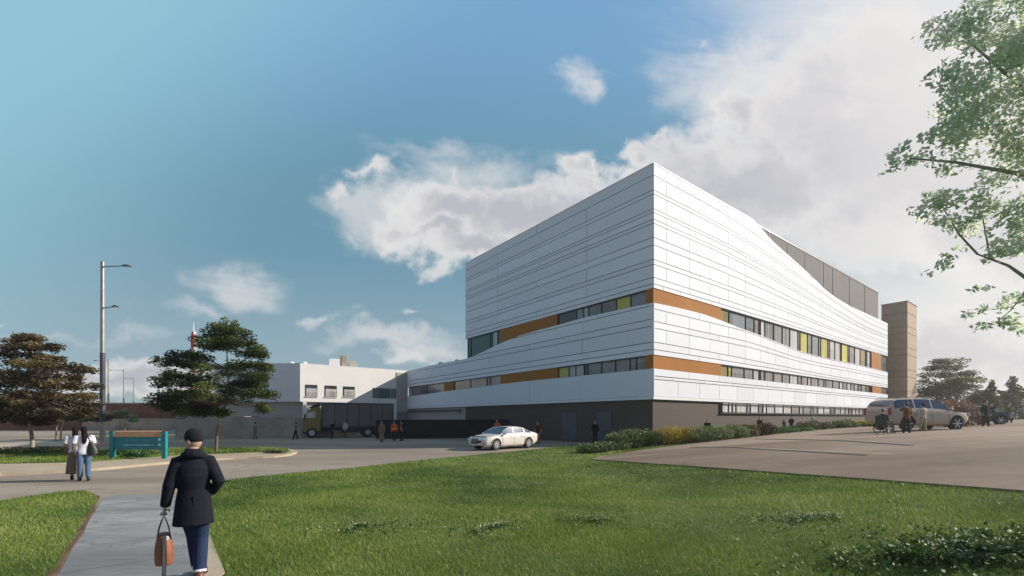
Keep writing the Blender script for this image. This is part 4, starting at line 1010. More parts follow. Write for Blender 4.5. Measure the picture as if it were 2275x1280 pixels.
# plants on the island
for i, (px, py, w_, h_, lm, lab) in enumerate(((30,1012,3.2,.34,'leaf_hedge','low green plants on the island kerb at the left edge'),(110,1011,2.6,.34,'leaf_hedge','low leafy plants on the island beside the women'),
        (300,1022,1.2,.32,'leaf_vivid','small leafy plant at the foot of the teal sign, between its posts'),(330,1017,0.8,.3,'leaf_sage','pale weed beside the right post of the teal sign'),(205,1020,1.2,.3,'leaf_mid','low plant on the island between the women and the teal sign'),(612,1011,1.3,.2,'leaf_sage','pale weeds at the right tip of the island'))):
    q = ground(px, py); shrub('plant', lab, q.x, q.y, w_, .6, h_, lm, 700, 0.09, 400+i, zoff=.1, cat='plant', lumps=5)
# rust coloured planting behind the estate car
q = at(2128,HY,31); shrub('shrub', 'rust red dry bush behind the bonnet of the silver estate car', q.x, q.y, 2.4, 1.2, 1.95, 'leaf_rust', 3200, 0.11, 420, lumps=5)
q0 = at(2040,HY,34); q1 = at(2125,HY,33)
wall('garden_wall', [(q0.x,q0.y,hz(q0.x,q0.y)+2.0),(q1.x,q1.y,hz(q1.x,q1.y)+1.95)], 0.35, 0, M['tower'], 'long tan garden wall behind the silver estate car', 'wall', z0=0.5)
# ---------------------------------------------------------------- lamp posts, mast, sign, bicycle
def lamp_post(px, D, label, arms, wd=0.15, H=None, top=None):
    b = at(px, HY, D); b.z = hz(b.x, b.y); H = CH+(HY-top)/F*D-b.z
    r = empty('street_lamp', b); tag(r, label, 'street lamp', 'lamp posts along the road')
    mb = MB(); mb.tube([(0,0,H*.5),(0,0,H)], [wd, wd*.85], 14); mb.build('pole', M['metal_grey'], r, smooth=True)
    mb = MB(); mb.tube([(0,0,H*.12),(0,0,H*.5-.005)], [wd*1.15, wd*1.12], 14); mb.build('lower_sleeve', M['metal_dark'], r, smooth=True)
    mb = MB(); mb.tube([(0,0,-.1),(0,0,H*.12-.005)], [wd*1.25, wd*1.2], 14); mb.tube([(0,0,.0),(0,0,.05)], [wd*2.2]*2, 14); mb.build('base', M['concrete'], r, smooth=True)
    for (z, dx, dy, dz, hl) in arms:
        mb = MB(); mb.tube([(0,0,z),(dx,dy,z+dz)], [0.055,0.035], 8); mb.build('arm', M['metal_grey'], r, smooth=True)
        d = Vector((dx,dy,dz)).normalized(); e = Vector((dx,dy,z+dz)); rz = math.atan2(d.y, d.x)
        Mx = Matrix.Translation(e+d*hl*.3) @ Matrix.Rotation(rz,4,'Z') @ Matrix.Rotation(-math.asin(d.z),4,'Y')
        mb = MB(); mb.box((0,0,0),(hl,.26,.09),0,0,Mx); mb.box((-hl*.1,0,.06),(hl*.55,.18,.06),0,0,Mx); hd = mb.build('lamp_head', M['metal_dark'], r, bevel=.02)
        mb = MB(); mb.box((hl*.08,0,-.051),(hl*.6,.2,.012),0,0,Mx); mb.build('lens', M['g_light'], hd)
    return r
lamp_post(228, 34.0, 'tall grey lamp post nearest the camera, with two arms one above the other', [(13.55,2.55,-1.0,-.28,.85),(10.38,1.7,-.9,-.1,.6)], 0.15, top=582)
lamp_post(241, 89, 'second lamp post, right behind the tall grey one', [(13.4,-2.4,0,.05,.7)], 0.14, top=797)
lamp_post(275, 108, 'third lamp post, its arm pointing left, above the teal sign', [(13.6,-3.0,0,0,.7)], 0.13, top=820)
lamp_post(297, 129, 'farthest and smallest lamp post, right of the other three', [(13.5,-2.3,0,0,.6)], 0.13, top=838)
# red and white lattice mast
b = at(430, HY, 150); b.z = 0; r = empty('radio_mast', b); tag(r, 'red and white mast rising behind the dark green tree', 'mast')
Ht = CH+(HY-737)/F*150
M['mast_red'] = mat('mast_red', (0.42,0.07,0.035), 0.6); M['mast_white'] = mat('mast_white', (0.75,0.75,0.74), 0.6)
zz = 0; i = 0
reds = MB(); whs = MB()
while zz < Ht-0.1:
    z1 = min(Ht, zz+4.3); w0, w1 = 1.3-.45*zz/Ht, 1.3-.45*z1/Ht; mb = reds if i % 2 == 0 else whs
    cs = [(-1,-1),(1,-1),(1,1),(-1,1)]
    for j in range(4):
        a, c = cs[j], cs[(j+1)%4]
        mb.tube([(a[0]*w0/2,a[1]*w0/2,zz),(a[0]*w1/2,a[1]*w1/2,z1)], .12, 6)
        for k in range(3):
            za, zb = zz+(z1-zz)*k/3, zz+(z1-zz)*(k+1)/3; mb.tube([(a[0]*w0/2,a[1]*w0/2,za),(c[0]*w0/2,c[1]*w0/2,zb)], .07, 5); mb.tube([(c[0]*w0/2,c[1]*w0/2,za),(a[0]*w0/2,a[1]*w0/2,zb)], .07, 5)
    zz = z1; i += 1
reds.build('red_section', M['mast_red'], r); whs.build('white_section', M['mast_white'], r)
mb = MB(); mb.rings([(0,0,Ht-6,.6,.6),(0,0,Ht-4,.7,.7),(0,0,Ht-1,.65,.65),(0,0,Ht,.4,.4)], 12); mb.build('antenna_drum', M['mast_red'], r, smooth=True)
mb = MB(); mb.tube([(0,0,Ht),(0,0,Ht+3.4)], [.22,.06], 6); mb.build('antenna', M['mast_white'], r)
# teal sign
M['teal'] = mat('teal_paint', (0.008,0.235,0.25), 0.35, var=0.15, vscale=1.5); M['teal_dark'] = mat('dark_teal_board', (0.006,0.19,0.225), 0.35, var=0.15, vscale=1.5)
M['copper'] = mat('copper_brown_roof', (0.50,0.27,0.13), 0.5, var=0.1); M['letter'] = mat('pale_letter', (0.62,0.85,0.85), 0.6); M['letter_dim'] = mat('faded_letter', (0.10,0.34,0.36), 0.6)
a = ground(250,1024); b = at(366,HY,a.y+0.05); b.z = hz(b.x,b.y)
L = (Vector((b.x,b.y))-Vector((a.x,a.y))).length; rz = math.atan2(b.y-a.y, b.x-a.x)
r = empty('information_sign', a, rz); tag(r, 'wide teal information sign on two posts with a copper brown top', 'sign')
zt = CH-(959-HY)/F*a.y-a.z
for x in (0, L):
    mb = MB(); mb.box((x,0,zt/2-.1),(.19,.16,zt+.2)); p = mb.build('post', M['teal'], r, bevel=.015)
    mb = MB(); mb.box((x,0,zt+.015),(.16,.14,.03)); c = mb.build('post_cap', M['metal_dark'], p)
z1 = CH-(971-HY)/F*a.y-a.z; z0 = CH-(1001-HY)/F*a.y-a.z+.05
mb = MB(); mb.box((L/2,0,(z0+z1)/2),(L-.2,.09,z1-z0)); mb.build('board', M['teal_dark'], r, bevel=.008)
mb = MB(); mb.extr([(.1,-.10,z1+.012),(.1,.10,z1+.05),(.1,.10,z1+.29),(.1,-.02,z1+.25)], (L-.2,0,0)); mb.build('sloping_top', M['copper'], r)
g = random.Random(3)
def glyphs(x0, x1, z, h, m, name, words):
    mb = MB(); x = x0
    for wd in words:
        for _ in range(wd):
            cw_ = h*g.uniform(.5,.75)
            if x+cw_ > x1: break
            k = g.choice((0,1,2,3)); y = -.0485; t = h*.18
            mb.box((x+t/2,y,z),(t,.004,h))
            if k in (0,1): mb.box((x+cw_/2,y,z+h/2-t/2),(cw_*.8,.0042,t))
            if k in (0,2): mb.box((x+cw_/2,y,z),(cw_*.7,.0044,t))
            if k in (1,3): mb.box((x+cw_*.85,y,z-h*.1),(t,.0038,h*.8))
            x += cw_*1.25
        x += h*.6
    mb.build(name, m, r)
zz = (z1-.11); glyphs(L*.26,L*.82,zz-.03,.115,M['letter_dim'],'lettering',(2,4,9,6,9)); glyphs(L*.23,L*.84,zz-.26,.055,M['letter'],'lettering',(7,3,8,9,2,8,9,7))
for z in (zz-.01, zz-.245):
    mb = MB(); mb.box((L*.915,-.048,z-.01),(.12,.005,.075)); mb.box((L*.915,-.048,z+.05),(.07,.0045,.03)); mb.build('symbol', M['letter'], r)
# bicycle far behind the sign
def bicycle(loc, rz, label):
    r = empty('bicycle', loc, rz); tag(r, label, 'bicycle')
    for x in (-.52,.52):
        mb = MB(); mb.tube([(x+.33*math.cos(t*math.pi/9), 0, .34+.33*math.sin(t*math.pi/9)) for t in range(19)], .028, 6); w = mb.build('wheel', M['metal_dark'], r)
        mb = MB()
        for t in range(8): mb.tube([(x,0,.34),(x+.32*math.cos(t*.785),0,.34+.32*math.sin(t*.785))], .006, 4)
        mb.build('spokes', M['metal_grey'], w)
    mb = MB(); A_, B_, C_, D_, E_ = (-.52,0,.34),(-.1,0,.3),(-.22,0,.82),(.38,0,.85),(.52,0,.34)
    for p, q in ((A_,B_),(A_,C_),(B_,C_),(C_,D_),(B_,D_),(D_,E_)): mb.tube([p,q], .022, 6)
    mb.build('frame', M['mast_red'], r); mb = MB(); mb.tube([(.38,0,.85),(.36,0,1.0)], .018, 6); mb.tube([(.3,-.26,1.0),(.36,0,1.02),(.3,.26,1.0)], .016, 6); mb.build('handlebar', M['metal_dark'], r)
    mb = MB(); mb.ball((-.25,0,.95),(.13,.07,.035)); mb.build('saddle', M['metal_dark'], r)
b = at(270,HY,70); b.z = hz(b.x,b.y); bicycle(b, 0.1, 'bicycle standing far behind the teal sign')

# ---------------------------------------------------------------- vehicles
def car_paint(name, col, rough=0.3, metal=0.3): 
    m = mat(name, col, rough, metal, var=0.03, coat=0.6); return m
M['white_paint'] = car_paint('pearl_white_paint', (0.72,0.64,0.57), .4, .0); M['silver_paint'] = car_paint('warm_silver_paint', (0.44,0.35,0.265), .45, .1); M['navy_paint'] = car_paint('navy_paint', (0.012,0.022,0.035), .25, .2)
M['car_glass'] = mat('car_glass', (0.012,0.035,0.075), 0.06, var=.2, spec=1.0); M['tyre'] = mat('tyre_rubber', (0.018,0.018,0.018), .8); M['rim'] = mat('alloy_rim', (0.5,0.5,0.5), .35, .6)
M['black_plastic'] = mat('black_plastic', (0.02,0.02,0.022), .5); M['lamp_clear'] = mat('headlamp_lens', (0.42,0.45,0.48), .1, spec=.8); M['lamp_red'] = mat('tail_lamp', (0.28,0.015,0.012), .2, spec=.8); M['plate'] = mat('number_plate', (0.7,0.7,0.65), .5)
def lerp1(x, xs, ys):
    if x <= xs[0]: return ys[0]
    for i in range(len(xs)-1):
        if x <= xs[i+1]:
            t = (x-xs[i])/(xs[i+1]-xs[i]); h = xs[i+1]-xs[i]
            def sl(k):
                if k == 0 or k == len(xs)-1: return 0.0 if k else (ys[1]-ys[0])/(xs[1]-xs[0])
                p = (ys[k]-ys[k-1])/(xs[k]-xs[k-1]); q = (ys[k+1]-ys[k])/(xs[k+1]-xs[k]); return 0 if p*q <= 0 else 2*p*q/(p+q)
            a, b = sl(i), sl(i+1); return (2*t**3-3*t*t+1)*ys[i]+(t**3-2*t*t+t)*h*a+(-2*t**3+3*t*t)*ys[i+1]+(t**3-t*t)*h*b
    return ys[-1]
def car(name, label, cat, loc, rz, spec, paint, scale=(1,1,1)):
    """body lofted along x (front at +x); spec holds profile tables"""
    r = empty(name, loc, rz); tag(r, label, cat); r.scale = scale
    S = spec; L = S['L']; nx = 84; W = S['W']/2; rows = 26
    xs = [(-L/2)+L*(0.5-0.5*math.cos(math.pi*i/nx))*.35+L*i/nx*.65 for i in range(nx+1)]
    ax_f, ax_r, wr = S['axf'], S['axr'], S['wr']
    def section(x):
        w = W*lerp1(x, S['wx'], S['wy']); zb = lerp1(x, S['zbx'], S['zby']); zbelt = lerp1(x, S['bx'], S['bz']); zr = lerp1(x, S['rx'], S['rz'])
        tum = max(0, zr-zbelt); wg = w-0.02-tum*0.36
        pts = [(0,zb),(w*.86,zb),(w*.97,zb+.10),(w*1.0,zb+.30),(w*.995,zbelt-.16),(w*.955,zbelt-.0)]
        pts += [(wg+ (w*.955-wg)*.06, max(zbelt+.008, zr-.055)), (wg*.86, max(zbelt+.018, zr-.012)), (0, max(zbelt+.028, zr+.012))]
        segs = [1,2,3,5,3,6,2,4]; out = []; marks = [0]
        for i, n in enumerate(segs):
            for k in range(n): t = k/n; out.append((pts[i][0]*(1-t)+pts[i+1][0]*t, pts[i][1]*(1-t)+pts[i+1][1]*t))
            marks.append(len(out))
        out.append(pts[-1]); return out, marks, zbelt, zr
    grid = []; info = []
    for x in xs:
        o, mk, zbelt, zr = section(x)
        row = [(x+ S['nose'](x,z), y, z) for y, z in o]; grid.append(row); info.append((zbelt, zr))
    m_ = len(grid[0]); side0, side1 = mk[5], mk[6]
    body, wind, rearg, sideg = MB(), MB(), MB(), []
    sidepan = {}
    full = {}
    def quad(dst, i, j, sgn):
        q = [grid[i][j], grid[i+1][j], grid[i+1][j+1], grid[i][j+1]]; q = [(a, b*sgn, c) for a,b,c in q]
        dst.add(q, [(0,1,2,3) if sgn > 0 else (3,2,1,0)])
    c0, c1, c2, c3 = S['cowl'], S['roof_f'], S['roof_r'], S['deck']       # windscreen c0..c1, rear screen c2..c3 (x falls backwards)
    pillars = S['pillars']
    for i in range(len(xs)-1):
        xm = (xs[i]+xs[i+1])/2
        for j in range(m_-1):
            zq = (grid[i][j][2]+grid[i+1][j+1][2])/2; ym = (grid[i][j][1]+grid[i+1][j+1][1])/2
            for sgn in (1,-1):
                dst = body
                if j >= side1+1 and c1 < xm < c0: dst = wind
                elif j >= side1+1 and c3 < xm < c2 and S.get('rear_glass', True): dst = rearg
                elif side0 <= j < side1-0 and S['gx'][0] < xm < S['gx'][1]:
                    hgt = info[i][1]-info[i][0]
                    if hgt > .17 and j > side0 and not any(abs(xm-p) < .045 for p in pillars):
                        k = (sum(1 for p in pillars if xm < p), sgn); dst = sidepan.setdefault(k, MB())
                # wheel arches
                for axx in (ax_f, ax_r):
                    if (xm-axx)**2+(zq-wr)**2 < (wr*1.13)**2 and j >= 2 and j < side0: dst = None
                    if abs(xm-axx) < wr*1.1 and j < 3: dst = None
                if dst is not None: quad(dst, i, j, sgn)
    # ends
    for i, s_ in ((0,1),(len(xs)-1,0)):
        row = grid[i]; vs = [(a,b,c) for a,b,c in row]+[(a,-b,c) for a,b,c in row[::-1]]
        body.add(vs, [tuple(range(len(vs)))])
    def weld(mb, nm, m, par):
        o = mb.build(nm, m, par); bm = bmesh.new(); bm.from_mesh(o.data); bmesh.ops.remove_doubles(bm, verts=bm.verts, dist=1e-4); bmesh.ops.recalc_face_normals(bm, faces=bm.faces)
        bm.to_mesh(o.data); bm.free(); o.data.polygons.foreach_set('use_smooth',[True]*len(o.data.polygons)); o.data.set_sharp_from_angle(angle=R(38)); return o
    bo = weld(body, 'body', paint, r); weld(wind, 'windscreen', M['car_glass'], r)
    if rearg.f: weld(rearg, 'rear_screen', M['car_glass'], r)
    for k, mb in sorted(sidepan.items()): weld(mb, 'side_window', M['car_glass'], r)
    # inner tub keeps the arches dark
    mb = MB(); mb.box((0,0,(.25+S['belt'])/2),(L*.86,S['W']*.66,S['belt']-.32)); mb.build('underbody', M['black_plastic'], r)
    for axx in (ax_f, ax_r):
        for sgn in (1,-1):
            y = sgn*(W-.02); y0 = sgn*(W-.24)
            mb = MB(); mb.tube([(axx,y0,wr),(axx,sgn*(W-.05),wr),(axx,y,wr)], [wr,wr,wr*.93], 28); t_ = None
            wh = empty('wheel', (0,0,0)); wh.parent = r
            mb.build('tyre', M['tyre'], wh, smooth=True)
            mb = MB(); yy = sgn*(W-.012)
            mb.tube([(axx,sgn*(W-.1),wr),(axx,yy-sgn*.02,wr)], [wr*.70,wr*.68], 24)
            for k in range(S.get('spokes',10)):
                a = 2*math.pi*k/S.get('spokes',10); d = Vector((math.cos(a),0,math.sin(a))); n_ = Vector((-math.sin(a),0,math.cos(a)))*.028
                c = Vector((axx,yy-sgn*.02,wr)); mb.extr([c+d*wr*.15-n_, c+d*wr*.68-n_*1.2, c+d*wr*.68+n_*1.2, c+d*wr*.15+n_], (0,sgn*.035,0))
            mb.tube([(axx,yy-sgn*.02,wr),(axx,yy+sgn*.02,wr)], [wr*.2,wr*.16], 14)
            mb.build('rim', M['rim'], wh)
            mb = MB(); pts = []
            for k in range(13):
                a = math.pi*k/12; pts.append((axx+wr*1.14*math.cos(a), sgn*(W*.985), wr+wr*1.14*math.sin(a)))
            mb.tube(pts, .018, 5); mb.build('wheel_arch', M['black_plastic'] if S.get('dark_arch') else paint, r)
    S['details'](r, paint, W)
    return r
def sedan_details(r, paint, W):
    for s in (1,-1):
        mb = MB(); mb.box((2.335,s*.60,.66),(.10,.36,.15),s*-.42); mb.build('headlight', M['lamp_clear'], r, bevel=.03)
        mb = MB(); mb.box((-2.36,s*.66,.80),(.08,.36,.13),s*.32); mb.build('tail_light', M['lamp_red'], r, bevel=.03)
        mb = MB(); mb.ball((.86,s*(W+.09),.98),(.09,.11,.065)); mb.tube([(.88,s*(W-.08),.92),(.86,s*(W+.06),.95)], .02, 6); mb.build('door_mirror', paint, r, smooth=True)
        for x in (.28,-.72):
            mb = MB(); mb.box((x,s*(W+.012),.80),(.17,.02,.028)); mb.build('door_handle', M['metal_grey'], r)
        mb = MB()
        for x in (.98,-.02,-1.0): mb.box((x,s*(W+.001),.60),(.010,.006,.55))
        mb.build('door_gap', M['black_plastic'], r)
        mb = MB(); mb.box((2.37,s*.62,.40),(.06,.22,.09),s*-.4); mb.build('fog_light', M['black_plastic'], r)
    mb = MB(); mb.box((2.475,0,.55),(.04,.62,.34)); g_ = mb.build('grille', M['black_plastic'], r, bevel=.02)
    mb = MB()
    for z in (.45,.52,.59,.66): mb.box((2.499,0,z),(.008,.56,.016))
    mb.build('grille_bars', M['rim'], g_)
    mb = MB(); mb.box((2.50,0,.34),(.02,.42,.10)); mb.build('number_plate', M['plate'], r)
    mb = MB(); mb.box((-2.47,0,.72),(.02,.44,.11)); mb.build('number_plate', M['plate'], r)
SEDAN = dict(L=4.98, W=1.88, axf=1.50, axr=-1.38, wr=.35, belt=.88, wx=[-2.49,-2.3,-1.6,0,1.6,2.2,2.49], wy=[.74,.90,.98,1.0,.98,.88,.66], zbx=[-2.49,-2.1,-1.5,1.5,2.1,2.49], zby=[.42,.28,.20,.20,.24,.32],
    bx=[-2.49,-2.35,-1.6,0,1.1,1.9,2.3,2.49], bz=[.80,.92,.96,.93,.90,.82,.72,.62], rx=[-2.49,-2.35,-1.95,-1.5,-.95,-.3,.25,.75,1.15,1.9,2.3,2.49], rz=[.82,.98,1.05,1.20,1.38,1.44,1.42,1.24,.97,.86,.75,.64],
    nose=lambda x,z: (-.10*abs(z-.5) if x > 2.2 else 0), cowl=1.18, roof_f=.30, roof_r=-.98, deck=-1.88, gx=(-1.72,.98), pillars=(-.02,-1.0), details=sedan_details)
fw = ground(1098,1001); rw = ground(1176,995.5)
d = Vector((fw.x-rw.x, fw.y-rw.y)).normalized(); rzc = math.atan2(d.y, d.x); nrm = Vector((d.y,-d.x)); nrm = nrm if nrm.y < 0 else -nrm
mid = Vector(((fw.x+rw.x)/2,(fw.y+rw.y)/2))-nrm*0.85-d*0.06
car('sedan_car', 'white four door sedan driving along the road in front of the black wall', 'car', (mid.x,mid.y,hz(mid.x,mid.y)+.01), rzc, SEDAN, M['white_paint'])
def suv_details(r, paint, W):
    for s in (1,-1):
        mb = MB(); mb.box((2.40,s*.66,.88),(.12,.34,.22),s*-.35); mb.build('headlight', M['lamp_clear'], r, bevel=.04)
        mb = MB(); mb.box((-2.47,s*.82,1.05),(.10,.14,.42)); mb.build('tail_light', M['lamp_red'], r, bevel=.03)
        mb = MB(); mb.ball((.98,s*(W+.10),1.16),(.09,.12,.09)); mb.tube([(1.0,s*(W-.1),1.08),(.98,s*(W+.06),1.12)], .025, 6); mb.build('door_mirror', paint, r, smooth=True)
        for x in (.30,-.72): mb = MB(); mb.box((x,s*(W+.012),.98),(.19,.025,.035)); mb.build('door_handle', M['metal_grey'], r)
        mb = MB()
        for x in (1.02,0.0,-1.02): mb.box((x,s*(W+.001),.72),(.012,.006,.7))
        mb.build('door_gap', M['black_plastic'], r)
        mb = MB(); mb.tube([(.5,s*.66,1.76),(.3,s*.66,1.82),(-1.7,s*.66,1.82),(-1.95,s*.66,1.76)], .02, 6); mb.build('roof_rail', M['black_plastic'], r)
    mb = MB(); mb.box((2.49,0,.80),(.05,.9,.28)); mb.build('grille', M['black_plastic'], r, bevel=.03)
    mb = MB(); mb.box((2.47,0,.47),(.10,1.5,.20)); mb.build('bumper', M['black_plastic'], r, bevel=.04)
SUV = dict(L=5.0, W=1.96, axf=1.52, axr=-1.48, wr=.39, belt=1.06, wx=[-2.5,-2.35,-1.8,0,1.6,2.2,2.5], wy=[.86,.94,.99,1.0,.98,.90,.74], zbx=[-2.5,-2.2,-1.5,1.5,2.2,2.5], zby=[.50,.36,.28,.28,.34,.42],
    bx=[-2.5,-2.2,0,1.1,2.0,2.35,2.5], bz=[1.08,1.14,1.10,1.06,1.0,.92,.80], rx=[-2.5,-2.38,-2.15,-1.7,-.3,.35,.8,1.3,2.0,2.35,2.5], rz=[1.12,1.40,1.66,1.76,1.78,1.74,1.52,1.10,1.03,.95,.83],
    nose=lambda x,z: (-.08*abs(z-.7) if x > 2.2 else 0), cowl=1.30, roof_f=.42, roof_r=-2.12, deck=-2.44, gx=(-2.2,1.1), pillars=(0.02,-1.02,), spokes=6, dark_arch=True, details=suv_details)
a = at(2036,HY,26.8); sz = hz(a.x,a.y)+.09
car('estate_car', 'large silver beige estate car parked sideways at the right of the car park', 'car', (a.x,a.y,sz), R(4), SUV, M['silver_paint'], (1.02,1.0,1.07))
SUV2 = dict(SUV); SUV2['rz'] = [z if z < 1.2 else 1.2+(z-1.2)*.62 for z in SUV['rz']]
a = at(2150,HY,34.5); car('dark_car', 'dark navy car parked behind the front end of the silver estate car', 'car', (a.x,a.y,hz(a.x,a.y)+.09), R(-12), SUV2, M['navy_paint'], (.95,1.0,.93))
# truck with a box trailer
M['truck_yellow'] = mat('mustard_paint', (0.26,0.185,0.045), .6, var=.08); M['truck_box'] = mat('brown_curtain_side', (0.17,0.14,0.12), .7, var=.1, vscale=1.0, stretch=(1.5,1.5,.1)); M['deflector'] = mat('dark_brown_plastic', (0.05,0.03,0.015), .5)
a = at(716,HY,44.5); b = at(874,HY,47.5); d = (b-a); d.z = 0; L = d.length; rzt = math.atan2(d.y,d.x)
def tbase(name, loc, label, cat): r = empty(name, loc, rzt); tag(r, label, cat); return r
r = tbase('truck', (a.x,a.y,hz(a.x,a.y)), 'mustard yellow truck with a tall brown box body, seen from the side', 'truck')
H = CH+(HY-894)/F*44.5
mb = MB(); mb.box((L/2,1.2,(H+1.02)/2),(L,2.4,H-1.02)); bx_ = mb.build('cargo_box', M['truck_box'], r, bevel=.03)
mb = MB(); mb.box((L/2,-.02,1.1),(L,.06,.14)); mb.box((L/2,-.02,H-.06),(L+.04,.06,.12)); 
for k in range(7): mb.box((L*k/6,-.02,H/2+.5),(.07,.05,H-1.25))
mb.build('side_rail', M['metal_dark'], bx_)
mb = MB(); mb.box((L/2-.3,1.2,.85),(L+1.6,1.0,.26)); mb.box((L*.5,.25,.75),(L*.5,.3,.5)); mb.build('chassis', M['black_plastic'], r)
cab = [(-.12,1.0),(-.12,3.05),(-.35,3.12),(-1.0,2.95),(-1.55,2.35),(-1.72,1.55),(-1.74,.62),(-1.45,.55),(-1.40,.62),(-.3,.62),(-.12,.8)]
mb = MB(); mb.extr([(x,.05,z) for x,z in cab], (0,2.3,0)); mb.build('cab', M['truck_yellow'], r, bevel=.05)
mb = MB(); mb.extr([(-.20,.1,3.13),(-.20,.1,3.45),(-.5,.1,3.40),(-1.25,.1,3.02),(-1.0,.1,2.98)], (0,2.2,0)); mb.build('wind_deflector', M['deflector'], r, bevel=.03)
mb = MB(); mb.extr([(-.62,.035,2.0),(-1.5,.035,2.0),(-1.36,.035,2.45),(-1.0,.035,2.62),(-.62,.035,2.66)], (0,.03,0)); mb.build('side_window', M['g_light'], r)
mb = MB(); mb.extr([(-1.70,.12,1.75),(-1.76,.12,1.75),(-1.60,.12,2.36),(-1.54,.12,2.36)], (0,2.15,0)); mb.build('windscreen', M['car_glass'], r)
mb = MB(); mb.box((-1.62,-.12,2.1),(.10,.22,.5)); mb.build('door_mirror', M['deflector'], r, bevel=.02)
mb = MB(); mb.box((-1.76,1.2,.62),(.12,2.3,.34)); mb.build('bumper', M['metal_dark'], r, bevel=.03)
for x in (-1.0+.05, L-2.6, L-1.4):
    for y in (.14, 2.26):
        w = empty('wheel', (0,0,0)); w.parent = r
        mb = MB(); mb.tube([(x,y-.14,.5),(x,y+.14,.5)], [.5,.5], 24); mb.build('tyre', M['tyre'], w, smooth=True)
        s = -1 if y < 1 else 1
        mb = MB(); mb.tube([(x,y+s*.13,.5),(x,y+s*.155,.5)], [.30,.26], 20); mb.tube([(x,y+s*.15,.5),(x,y+s*.2,.5)], [.1,.08], 12); mb.build('rim', M['rim'], w)
# ---------------------------------------------------------------- people
M['skin'] = mat('skin', (0.52,0.33,0.25), .55, var=.06, vscale=8); M['skin_dark'] = mat('brown_skin', (0.20,0.11,0.07), .55, var=.06)
def cloth(name, col, rough=.85): 
    if name not in M: M[name] = mat(name, col, rough, var=.15, vscale=14, bump=.35, bscale=60, spec=.2)
    return name
cloth('black_wool',(0.010,0.011,0.018)); cloth('navy_denim',(0.020,0.035,0.085)); cloth('blue_denim',(0.09,0.15,0.24)); cloth('white_cotton',(0.68,0.66,0.70)); cloth('brown_linen',(0.19,0.14,0.10)); cloth('hivis_orange',(0.75,0.13,0.03))
cloth('dark_trouser',(0.02,0.018,0.018)); cloth('tan_cloth',(0.27,0.17,0.09)); cloth('olive_cloth',(0.13,0.11,0.03)); cloth('rust_jacket',(0.20,0.08,0.03)); cloth('beige_trouser',(0.42,0.36,0.22)); cloth('pale_shirt',(0.55,0.50,0.40)); cloth('grey_cloth',(0.20,0.18,0.16)); cloth('maroon_cloth',(0.13,0.035,0.015)); cloth('dark_green_cloth',(0.03,0.045,0.035))
M['hair_black'] = mat('black_hair', (0.010,0.008,0.008), .85, spec=.15, var=.3, vscale=20, stretch=(1,1,.2)); M['hair_brown'] = mat('brown_hair', (0.06,0.035,0.02), .5, var=.3, vscale=20)
M['leather'] = mat('tan_leather', (0.30,0.095,0.045), .6, var=.18, vscale=6, bump=.3, bscale=40); M['strap'] = mat('grey_strap', (0.045,0.042,0.046), .7); M['shoe'] = mat('black_shoe', (0.015,0.013,0.012), .5); M['boot'] = mat('brown_boot', (0.16,0.05,0.03), .45); M['knit'] = mat('black_knit', (0.010,0.010,0.014), .95, var=.3, vscale=30, bump=.8, bscale=90)
def V3(*a): return Vector(a)
def skel(H=1.75, stride=0.12, arms=None, sit=False, legs=None):
    k = H/1.75
    J = dict(pel=V3(0,0,.96), chest=V3(0,-.01,1.24), sh=V3(0,0,1.42), neck=V3(0,0,1.50), head=V3(0,.015,1.635),
        lsh=V3(-.185,0,1.42), rsh=V3(.185,0,1.42), lel=V3(-.245,-.03,1.14), rel=V3(.245,-.03,1.14), lwr=V3(-.25,.05,.90), rwr=V3(.25,.05,.90),
        lhip=V3(-.095,0,.93), rhip=V3(.095,0,.93), lkn=V3(-.10,.02+stride*.5,.50), rkn=V3(.10,.02-stride*.35,.50), lan=V3(-.10,stride,.09), ran=V3(.10,-stride,.09+ (.05 if stride > .15 else 0)))
    for q in (arms or {}, legs or {}): 
        for n, v in q.items(): J[n] = V3(*v)
    for n in J: J[n] = J[n]*k
    J['k'] = k; return J
def limb(mb, a, b, c, ra, rb, rc, rd, n=10):
    mb.tube([a+(a-b)*.05, a, a.lerp(b,.35), b, b.lerp(c,.3), c], [ra*.8, ra, ra*.96, rb, rc, rd], n)
def hand(mb, w, d, k, curl=0.6, side=1, detail=True):
    """palm and five separate, unequal, bent fingers; the thumb leaves the side of the palm"""
    d = d.normalized(); up = V3(0,1,0) if abs(d.y) < .8 else V3(0,0,1)
    s = d.cross(up).normalized(); f = s.cross(d).normalized()          # s: across the palm, f: towards the curl
    pm = w+d*.045*k
    mb.tube([w-d*.01, w+d*.02*k, w+d*.05*k, w+d*.085*k], [.024*k,.03*k,.036*k,.030*k], 8, flat=.5)
    if not detail: 
        mb.tube([w+d*.07*k, w+d*.11*k+f*.02*k, w+d*.13*k+f*.045*k], [.028*k,.024*k,.014*k], 6); return
    for i, (o, L) in enumerate(((-.026,.066),(-.009,.078),(.009,.074),(.025,.058))):
        a = w+d*.08*k+s*o*k; c1 = (d*math.cos(curl*.6)+f*math.sin(curl*.6)); c2 = (d*math.cos(curl*1.7)+f*math.sin(curl*1.7)); c3 = (d*math.cos(curl*2.6)+f*math.sin(curl*2.6))
        b = a+c1*L*.45*k; c = b+c2*L*.33*k; e = c+c3*L*.25*k; mb.tube([a-d*.01, b, c, e], [.0098*k,.0092*k,.0085*k,.0068*k], 6)
    t0 = w+d*.025*k+s*(-.028)*k*side; t1 = t0+(d*.6-s*.55*side+f*.4)*.035*k; t2 = t1+(d*.8+f*.7)*.03*k; mb.tube([t0,t1,t2], [.013*k,.011*k,.008*k], 6)
